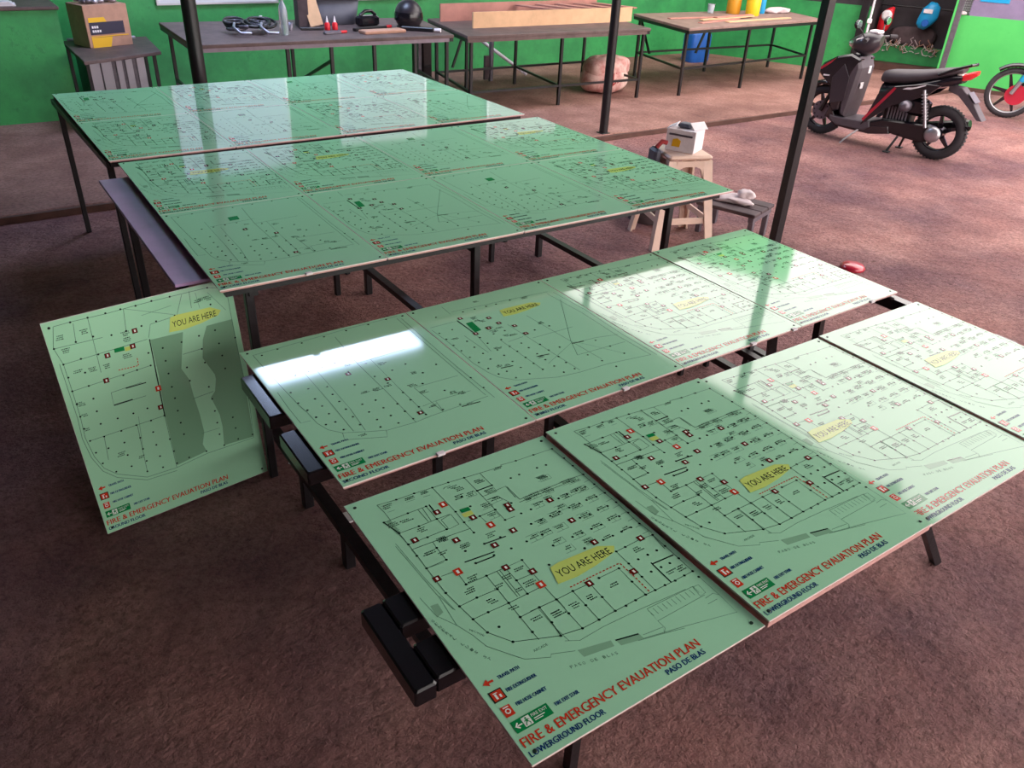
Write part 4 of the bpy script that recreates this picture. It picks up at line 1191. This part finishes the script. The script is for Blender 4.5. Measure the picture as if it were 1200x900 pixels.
# ------------------------------------------------------------------ scooter (local x forward from the rear contact, y to its left, z up)
SA = Vector((7.9, 4.05, 0)); SD = Vector((-.1631, .9866, 0))
SL = Vector((-SD.y, SD.x, 0))
SM = Matrix(((SD.x, SL.x, 0, SA.x), (SD.y, SL.y, 0, SA.y), (0, 0, 1, 0), (0, 0, 0, 1)))


def wheel(parent, x, z, r, tyre_r, width, spokes, rim_m, y=0.0, hub=.05, spoke_m=None, wire=False):
    Mw = Matrix.Translation((x, y, z)) @ RX
    tr = r - tyre_r
    mb = MB()
    mb.torus(tr, tyre_r, 'rubber', 40, 12, Mw, width / tyre_r / 2)
    for k in range(44):
        a = 2 * PI * k / 44
        Mk = Mw @ Matrix.Rotation(a, 4, 'Z')
        mb.box(r - .006, r - .0005, -.008, .008, -width * .34, width * .34, 'rubber', Mk @ Matrix.Rotation(.0, 4, 'X'))
    w = mb.build('tyre', parent)
    mb = MB()
    ri = tr - tyre_r * .62
    prof = [(ri - .012, -width * .32), (ri + .012, -width * .36), (ri + .012, width * .36), (ri - .012, width * .32)]
    rings = [[(q * math.cos(2 * PI * j / 40), q * math.sin(2 * PI * j / 40), zz) for j in range(40)] for q, zz in prof]
    mb.rings(rings, rim_m, True, M=Mw, closed=True)
    mb.build('rim', w)
    mb = MB()
    for k in range(spokes):
        a = 2 * PI * k / spokes + .2
        Mk = Mw @ Matrix.Rotation(a, 4, 'Z')
        if wire:
            mb.tube([(hub * .8, .02 * (-1) ** k, .025 * (-1) ** k), (ri, 0, 0)], .003, spoke_m or rim_m, 5, Mk)
        else:
            mb.prism([(hub * .8, -.024), (ri - .01, -.013), (ri - .01, .013), (hub * .8, .024)], -.012, .012, spoke_m or rim_m, Mk, bev=.003, axis='z')
    mb.build('spokes', w)
    mb = MB(); mb.lathe([(hub, -width * .5), (hub, width * .5)], spoke_m or rim_m, 20, Mw); mb.build('hub', w)
    return w


t = thing('scooter', 'black and grey motor scooter with red stripes parked on its stand in the yard', 'scooter', M=SM)
wr = wheel(t, .08, .252, .252, .05, .10, 5, 'scooter_black', hub=.05)
wf = wheel(t, 1.29, .248, .248, .045, .085, 6, 'scooter_black', hub=.035)
wr.name = 'rear_wheel'; wf.name = 'front_wheel'
mb = MB()
Mw = Matrix.Translation((1.29, .055, .248)) @ RX
mb.lathe([(.095, -.002), (.095, .002)], 'grey_steel', 28, Mw)
for k in range(10):
    a = 2 * PI * k / 10
    mb.lathe([(.009, -.003), (.009, .0035)], 'black_steel', 8, Mw @ T(.075 * math.cos(a), .075 * math.sin(a), 0))
mb.build('brake_disc', t)


def section(mb, spine, m, n=14, pw=.8):
    """loft of superellipse sections: (x, z_low, z_high, half width)"""
    rings = []
    for x, z0, z1, w in spine:
        c = (z0 + z1) / 2; h = (z1 - z0) / 2
        rings.append([(x, w * math.copysign(abs(math.cos(2 * PI * j / n)) ** pw, math.cos(2 * PI * j / n)), c + h * math.copysign(abs(math.sin(2 * PI * j / n)) ** pw, math.sin(2 * PI * j / n))) for j in range(n)])
    mb.rings(rings, m, True)


# seat
mb = MB()
section(mb, [(.755, .63, .675, .05), (.735, .615, .725, .09), (.66, .615, .745, .115), (.5, .635, .765, .135), (.34, .68, .79, .14), (.2, .735, .825, .135), (.10, .775, .845, .115), (.02, .81, .855, .07)], 'seat_vinyl')
mb.build('seat', t)
# grab rail behind the seat
mb = MB()
for s in (-1, 1):
    mb.tube([(.20, s * .135, .775), (.08, s * .13, .835), (-.04, s * .08, .885)], [.014, .016, .012], 'black_gloss', 8)
mb.tube([(-.04, -.08, .885), (-.065, 0, .89), (-.04, .08, .885)], .013, 'black_gloss', 8)
mb.build('grab_rail', t)
# tail body
mb = MB()
section(mb, [(.72, .40, .62, .10), (.62, .50, .625, .125), (.5, .55, .645, .145), (.35, .60, .69, .15), (.2, .64, .745, .145), (.08, .68, .79, .12), (.0, .72, .80, .09)], 'scooter_black')
mb.build('tail_cover', t)
for s in (-1, 1):
    mb = MB()
    P = [(.80, .20), (.735, .39), (.70, .52), (.56, .615), (.27, .685), (.14, .685), (.235, .585), (.40, .50), (.56, .425), (.66, .33)]
    mb.prism(P, s * .15 - .012, s * .15 + .012, 'scooter_black', bev=.005); mb.build('side_panel', t)
    mb = MB()
    y = s * .164
    for P in ([(.795, .265), (.56, .606), (.535, .604), (.555, .565), (.775, .25)],):
        mb.prism(P, y - .002, y + .003, 'scooter_red')
    mb.build('red_stripe', t)
    mb = MB()
    mb.prism([(.475, .603), (.44, .622), (.39, .632), (.35, .645), (.271, .676), (.275, .664), (.34, .635), (.40, .612)], y - .001, y + .003, 'white_paper'); mb.build('white_decal', t)
mb = MB(); mb.cbox(.0, .06, -.07, .07, .745, .80, .008, 'lamp_clear')
mb.build('indicator', t)
mb = MB()
section(mb, [(.01, .735, .80, .085), (-.05, .755, .83, .07), (-.10, .80, .845, .035)], 'lamp_red'); mb.build('tail_light', t)
# rear mudguard with plate holder
mb = MB()
mb.prism([(.10, .69), (-.02, .685), (-.15, .575), (-.275, .43), (-.225, .428), (-.11, .53), (.0, .615), (.10, .64)], -.06, .06, 'scooter_grey', bev=.006)
mb.build('rear_mudguard', t)
mb = MB(); mb.bar((-.085, 0, .652), (-.17, 0, .572), .13, .006, 'grey_steel', up=(-1, 0, 1)); mb.build('plate_holder', t)
mb = MB(); mb.tube([(-.17, .03, .36), (-.18, .03, .32)], [.03, .004], 'black_gloss', 6); mb.tube([(-.14, .03, .40), (-.17, .03, .355)], .006, 'black_steel', 6)
mb.build('reflector_tag', t)
# floorboard and under cowl
mb = MB(); mb.prism([(1.14, .24), (1.14, .20), (1.05, .155), (.76, .155), (.70, .2), (.72, .255), (.80, .245), (1.05, .235)], -.16, .16, 'scooter_grey', bev=.01); mb.build('floorboard', t)
mb = MB(); mb.prism([(1.16, .34), (1.20, .22), (1.06, .14), (.70, .13), (.50, .17), (.52, .24), (.70, .22), (1.08, .22)], -.145, .145, 'scooter_black', bev=.01); mb.build('under_cowl', t)
# leg shield: inner grey wall, front black shell
mb = MB(); mb.prism([(.985, .24), (1.05, .26), (1.09, .5), (1.10, .66), (1.06, .80), (.97, .82), (.93, .72), (.94, .58), (.955, .40)], -.16, .16, 'scooter_grey', bev=.03); mb.build('inner_shield', t)
for s in (-1, 1):
    mb = MB()
    P = [(1.13, .27), (1.18, .36), (1.22, .52), (1.385, .635), (1.33, .72), (1.20, .80), (1.06, .84), (.95, .80), (1.0, .68), (1.05, .5), (1.06, .30)]
    mb.prism(P, s * .115 - .05, s * .115 + .05, 'scooter_black', bev=.02); mb.build('front_cowl', t)
    mb = MB(); mb.prism([(1.375, .655), (1.20, .785), (1.24, .735), (1.33, .66)], s * .166 - .002, s * .166 + .003, 'scooter_red'); mb.build('red_stripe', t)
    mb = MB(); mb.prism([(1.30, .60), (1.235, .605), (1.235, .618), (1.30, .615)], s * .166 - .002, s * .166 + .002, 'white_paper'); mb.build('white_decal', t)
    mb = MB(); mb.prism([(1.20, .60), (1.17, .35), (1.02, .40), (1.02, .62), (1.10, .74)], s * .168 - .004, s * .168 + .004, 'scooter_dark', bev=.003); mb.build('side_fairing', t)
mb = MB(); section(mb, [(1.10, .60, .82, .06), (1.20, .58, .79, .064), (1.30, .60, .735, .06), (1.37, .62, .68, .035)], 'scooter_black'); mb.build('nose', t)
mb = MB(); mb.box(.928, .934, .02, .08, .52, .58, 'white_paper'); mb.box(.926, .932, -.07, -.02, .66, .73, 'white_paper'); mb.build('sticker', t)
# head cowl, bars, mirrors
mb = MB(); section(mb, [(.86, .93, 1.02, .05), (.90, .86, 1.045, .10), (.98, .82, 1.05, .13), (1.06, .84, 1.02, .13), (1.13, .88, .98, .09), (1.16, .91, .95, .04)], 'scooter_dark'); mb.build('head_cowl', t)
mb = MB(); section(mb, [(1.07, .875, .985, .115), (1.14, .885, .965, .10), (1.168, .91, .95, .06)], 'mirror_glass'); mb.build('headlight', t)
mb = MB(); mb.cbox(.885, .99, -.06, .06, 1.03, 1.062, .01, 'white_paper'); mb.build('meter', t)
mb = MB(); mb.tube([(1.0, 0, .80), (1.05, 0, .60), (1.10, 0, .45)], .04, 'scooter_black', 10); mb.build('steering_column', t)
for s in (-1, 1):
    mb = MB(); mb.tube([(.96, s * .10, .985), (.91, s * .24, .995), (.88, s * .34, .99)], [.014, .014, .014], 'black_steel', 8); mb.build('handlebar', t)
    mb = MB(); mb.tube([(.905, s * .245, .995), (.878, s * .35, .99)], .019, 'rubber', 10); mb.build('grip', t)
    mb = MB(); mb.tube([(.965, s * .2, 1.0), (1.0, s * .27, .985), (.96, s * .35, .985)], .006, 'alloy', 6); mb.build('brake_lever', t)
    mb = MB(); mb.tube([(.95, s * .20, 1.0), (.98, s * .24, 1.06), (1.0, s * .29, 1.10)], .006, 'black_steel', 6); mb.build('mirror_stem', t)
    mb = MB(); mb.ball((1.0, s * .32, 1.125), .018, .06, .042, 'black_gloss', 14, 8); mi = mb.build('mirror', t)
    mb = MB(); mb.lathe([(.052, 0), (.05, .002)], 'mirror_glass', 16, Matrix.Translation((.980, s * .32, 1.125)) @ RY @ Matrix.Scale(-1, 4, (0, 0, 1)) @ Matrix.Scale(.72, 4, (1, 0, 0))); mb.build('glass', mi)
# front fork and fender
for s in (-1, 1):
    mb = MB(); mb.tube([(1.29, s * .072, .248), (1.21, s * .07, .46), (1.17, s * .06, .58)], [.02, .022, .018], 'black_steel', 10); mb.build('fork_leg', t)
mb = MB()
rings = []
for k in range(9):
    a = R(35 + k * 14); rr_ = .285
    rings.append([(1.29 + (rr_ + dz) * math.cos(a), y, .248 + (rr_ + dz) * math.sin(a)) for y, dz in ((-.06, -.03), (-.05, .005), (0, .016), (.05, .005), (.06, -.03), (.045, -.006), (0, .004), (-.045, -.006))])
mb.rings(rings, 'scooter_black', True); mb.build('front_fender', t)
# engine, transmission case, exhaust, shock, air box
mb = MB(); mb.prism([(.74, .24), (.60, .30), (.40, .315), (.20, .33), (.06, .31), (.02, .25), (.06, .19), (.2, .15), (.4, .165), (.58, .185), (.72, .2)], .06, .14, 'black_gloss', bev=.02); mb.build('transmission_case', t)
mb = MB(); mb.lathe([(.075, 0), (.072, .02), (.05, .032), (.02, .036)], 'alloy', 20, Matrix.Translation((.09, .141, .25)) @ RX @ Matrix.Scale(-1, 4, (0, 0, 1))); mb.build('case_cover', t)
mb = MB()
for k in range(7):
    mb.cbox(.40 + .03 * k, .415 + .03 * k, -.08, .08, .26, .42, .004, 'grey_steel')
mb.cbox(.36, .64, -.06, .06, .24, .44, .01, 'black_steel'); mb.build('engine', t)
mb = MB(); mb.cbox(.20, .42, .03, .15, .38, .54, .03, 'black_gloss'); mb.build('air_box', t)
mb = MB(); mb.lathe([(.055, 0), (.05, .06), (.02, .075)], 'grey_steel', 16, Matrix.Translation((.40, .151, .46)) @ RX @ Matrix.Scale(-1, 4, (0, 0, 1))); mb.build('intake', t)
mb = MB(); mb.tube([(.55, -.1, .2), (.40, -.14, .19), (.3, -.16, .24)], .018, 'black_steel', 8); mb.tube([(.3, -.16, .24), (.25, -.16, .25), (-.12, -.16, .34)], [.03, .055, .05], 'black_gloss', 14); mb.build('exhaust', t)
mb = MB(); mb.tube([(.165, .17, .30), (.27, .17, .63)], .014, 'alloy', 10)
mb.build('shock_absorber', t)
mb = MB()
n = 60
mb.tube([(.185 + .075 * k / n + .026 * math.cos(k * .9), .17 + .026 * math.sin(k * .9), .37 + .23 * k / n) for k in range(n + 1)], .005, 'alloy', 5); mb.build('spring', bpy.data.objects['shock_absorber'])
for s in (-1, 1):
    mb = MB(); mb.tube([(.42, s * .10, .16), (.47, s * .15, .012)], .012, 'black_steel', 8); mb.cbox(.44, .50, s * .15 - .03, s * .15 + .03, 0, .012, .003, 'black_steel'); mb.build('stand_leg', t)
mb = MB(); mb.tube([(.80, .13, .165), (.87, .22, .08), (.915, .26, .012)], .009, 'alloy', 8); mb.build('kick_stand', t)

# ------------------------------------------------------------------ motorcycle at the right edge
D2 = Vector((-.419, .908, 0)); L2 = Vector((-D2.y, D2.x, 0)); A2 = Vector((10.61, 4.88, 0))
t = thing('motorcycle', 'motorcycle with red brake plate and blue fork at the right edge, by the green wall', 'motorcycle', M=Matrix(((D2.x, L2.x, 0, A2.x), (D2.y, L2.y, 0, A2.y), (0, 0, 1, 0), (0, 0, 0, 1))))
w1 = wheel(t, -.03, .285, .285, .035, .075, 6, 'alloy', hub=.04, spoke_m='scooter_black'); w1.name = 'front_wheel'
w2 = wheel(t, -1.26, .285, .285, .045, .10, 6, 'alloy', hub=.05, spoke_m='scooter_black'); w2.name = 'rear_wheel'
mb = MB(); mb.lathe([(.115, -.004), (.115, .004)], 'scooter_red', 28, Matrix.Translation((-.08, .055, .275)) @ RX); mb.build('brake_plate', t)
for s in (-1, 1):
    mb = MB(); mb.tube([(-.03, s * .075, .285), (-.09, s * .075, .43)], .024, 'alloy', 10); mb.build('fork_leg', t)
    mb = MB(); mb.tube([(-.09, s * .075, .432), (-.16, s * .075, .60)], .026, 'sky_blue_plastic', 10); mb.build('fork_sleeve', t)
    mb = MB(); mb.tube([(-.16, s * .075, .602), (-.25, s * .07, .82)], .02, 'black_steel', 10); mb.build('fork_tube', t)
    mb = MB(); mb.tube([(-.25, s * .05, .90), (-.32, s * .22, .95), (-.40, s * .34, .93)], .012, 'black_steel', 8); mb.build('handlebar', t)
    mb = MB(); mb.ball((-.15, s * .18, .80), .04, .03, .03, 'lamp_clear', 12, 8); mb.build('indicator', t)
mb = MB()
rings = []
for k in range(9):
    a = R(50 + k * 12)
    rings.append([(-.03 + (.325 + dz) * math.cos(a), y, .285 + (.325 + dz) * math.sin(a)) for y, dz in ((-.05, -.03), (-.04, .0), (0, .012), (.04, .0), (.05, -.03), (.035, -.008), (0, .002), (-.035, -.008))])
mb.rings(rings, 'scooter_black', True); mb.build('front_fender', t)
mb = MB(); section(mb, [(-.10, .78, .88, .06), (-.14, .74, .92, .10), (-.22, .74, .94, .11), (-.27, .78, .92, .08)], 'scooter_black'); mb.build('headlamp_cowl', t)
mb = MB(); section(mb, [(-.22, .44, .70, .05), (-.30, .42, .76, .10), (-.50, .38, .74, .12), (-.72, .40, .66, .10), (-.80, .44, .6, .06)], 'red_plastic'); mb.build('fairing', t)
mb = MB(); section(mb, [(-.42, .745, .80, .07), (-.6, .70, .82, .12), (-1.0, .72, .80, .13), (-1.35, .78, .84, .10), (-1.5, .82, .86, .05)], 'seat_vinyl'); mb.build('seat', t)
mb = MB(); mb.cbox(-.80, -.40, -.10, .10, .20, .377, .03, 'black_steel'); mb.build('engine', t)
mb = MB(); mb.bar((-.80, 0, .36), (-1.24, 0, .30), .16, .05, 'black_steel'); mb.build('swing_arm', t)
mb = MB(); mb.bar((-.9, 0, .70), (-1.05, 0, .34), .05, .04, 'black_steel', up=(1, 0, 0)); mb.build('rear_shock', t)
mb = MB(); mb.tube([(-.7, .12, .22), (-.72, .26, .012)], .012, 'black_steel', 8); mb.build('side_stand', t)

# ------------------------------------------------------------------ posts and hanging things at the opening in the right wall


def WP(a, y, z):
    return WM @ Vector((a, y, z))


p = WP(2.20, -.08, .052)
t = thing('gate_post', 'square black post left of the opening in the right wall', 'post', p, math.atan2(WD.y, WD.x))
mb = MB(); mb.cbox(-.05, .05, -.05, .05, 0, 3.0, .004, 'black_steel'); mb.build('tube', t)
p = WP(2.30, -.115, .052)
t = thing('white_pipe', 'thin white pipe running up the black gate post', 'pipe', p, math.atan2(WD.y, WD.x))
mb = MB(); mb.tube([(0, 0, 0), (0, 0, 2.9)], .016, 'pvc_white', 10); mb.build('tube', t)
mb = MB(); mb.cbox(-.03, .03, -.025, .025, .68, .74, .005, 'white_paper'); mb.build('clip', t)
p = WP(3.38, -.07, 0.0)
t = thing('gate_post', 'dark square post with green edge right of the opening in the wall', 'post', p, math.atan2(WD.y, WD.x))
mb = MB(); mb.cbox(-.02, .05, -.05, .05, 0, 3.0, .004, 'grey_steel'); mb.build('tube', t)
mb = MB(); mb.cbox(-.05, -.021, -.05, .05, 0, 3.0, .003, 'green_paint_lit'); mb.build('green_edge', t)
# green low partition with wire scraps on top, inside the recess
mb = MB(); mb.box(2.30, 3.50, .74, .80, .155, .40, 'green_paint')
o = mb.build('low_partition', M=WM); tag(o, 'low green partition inside the opening of the right wall', 'partition')
mb = MB(); q = random.Random(4)
for k in range(46):
    a = 2.42 + 1.0 * q.random()
    z0 = .40
    pts = [(a, .735 - .02 * q.random(), z0 - .10 * q.random())]
    for j in range(3):
        pts.append((pts[-1][0] + q.uniform(-.05, .05), pts[-1][1] - q.uniform(0, .012), pts[-1][2] + q.uniform(-.02, .06)))
    mb.tube(pts, .0055, 'cloth_white' if k % 3 else 'carton', 5)
o = mb.build('wire_scraps', M=WM); tag(o, 'tangle of pale wire scraps along the low green partition', 'scraps'); o['kind'] = 'stuff'
t = thing('dark_sacks', 'dark brown bundle behind the wire scraps in the wall opening', 'bundle', M=WM)
blob((2.85, .78, .53), .30, .05, .13, 'brown_box', 6, .2).build('bundle', t)
t = thing('rail', 'thin dark rail across the opening in the right wall', 'rail', M=WM)
mb = MB(); mb.tube([(2.29, .70, .93), (3.50, .70, .93)], .012, 'black_steel', 8); mb.build('bar', t)
t = thing('red_helmet', 'red helmet with pale round front hanging in the wall opening', 'helmet', M=WM)
mb = MB(); section(mb, [(2.32, .58, .80, .03), (2.36, .55, .86, .08), (2.42, .55, .90, .09), (2.47, .60, .92, .08), (2.50, .70, .90, .03)], 'red_plastic'); o = mb.build('shell', t); o.location = (0, .62, 0)
mb = MB(); mb.lathe([(.075, 0), (.07, .012), (.04, .02)], 'white_paper', 20, Matrix.Translation((2.42, .535, .80)) @ RX); mb.build('front_disc', t)
mb = MB(); mb.tube([(2.46, .62, .91), (2.46, .68, .948)], .006, 'black_steel', 6); mb.build('strap', t)
t = thing('blue_backpack', 'bright blue bag with a white patch hanging in the wall opening', 'bag', M=WM)
mb = MB(); section(mb, [(2.84, .72, .80, .03), (2.88, .67, .94, .07), (2.96, .65, 1.03, .09), (3.04, .72, 1.02, .08), (3.10, .80, .96, .03)], 'sky_blue_plastic'); o = mb.build('body', t); o.location = (0, .60, 0)
mb = MB(); mb.cbox(2.90, 3.02, .500, .508, .88, .935, .003, 'white_paper'); mb.build('patch', t)
mb = MB(); mb.lathe([(.05, 0), (.045, .012)], 'blue_plastic', 18, Matrix.Translation((2.96, .507, .75)) @ RX); mb.build('pocket', t)
mb = MB(); mb.tube([(2.96, .60, 1.02), (2.96, .68, .945)], .006, 'black_steel', 6); mb.build('strap', t)
t = thing('mesh_window', 'small black wire mesh window above the green wall beside the grey panel', 'window', M=WM)
mb = MB()
for k in range(6):
    mb.box(3.42 + .02 * k, 3.424 + .02 * k, .02, .026, .94, 1.5, 'black_steel')
for k in range(18):
    mb.box(3.42, 3.52, .026, .03, .955 + .03 * k, .959 + .03 * k, 'black_steel')
mb.build('wire_grid', t)
mb = MB(); mb.box(3.41, 3.518, .08, .09, .94, 1.5, 'white_panel'); mb.build('back_sheet', t)
t = thing('white_flowers', 'small pale scraps on the green wall top below the mesh window', 'scraps', M=WM)
blob((3.44, -.01, .965), .04, .02, .02, 'cloth_white', 8, .3).build('heap', t)
mb = MB(); mb.cbox(3.60, 3.95, -.006, -.001, 1.12, 1.22, .002, 'sky_blue_plastic'); o = mb.build('banner_strip', M=WM); tag(o, 'light blue strip at the top of the grey panel by the motorcycle', 'banner')
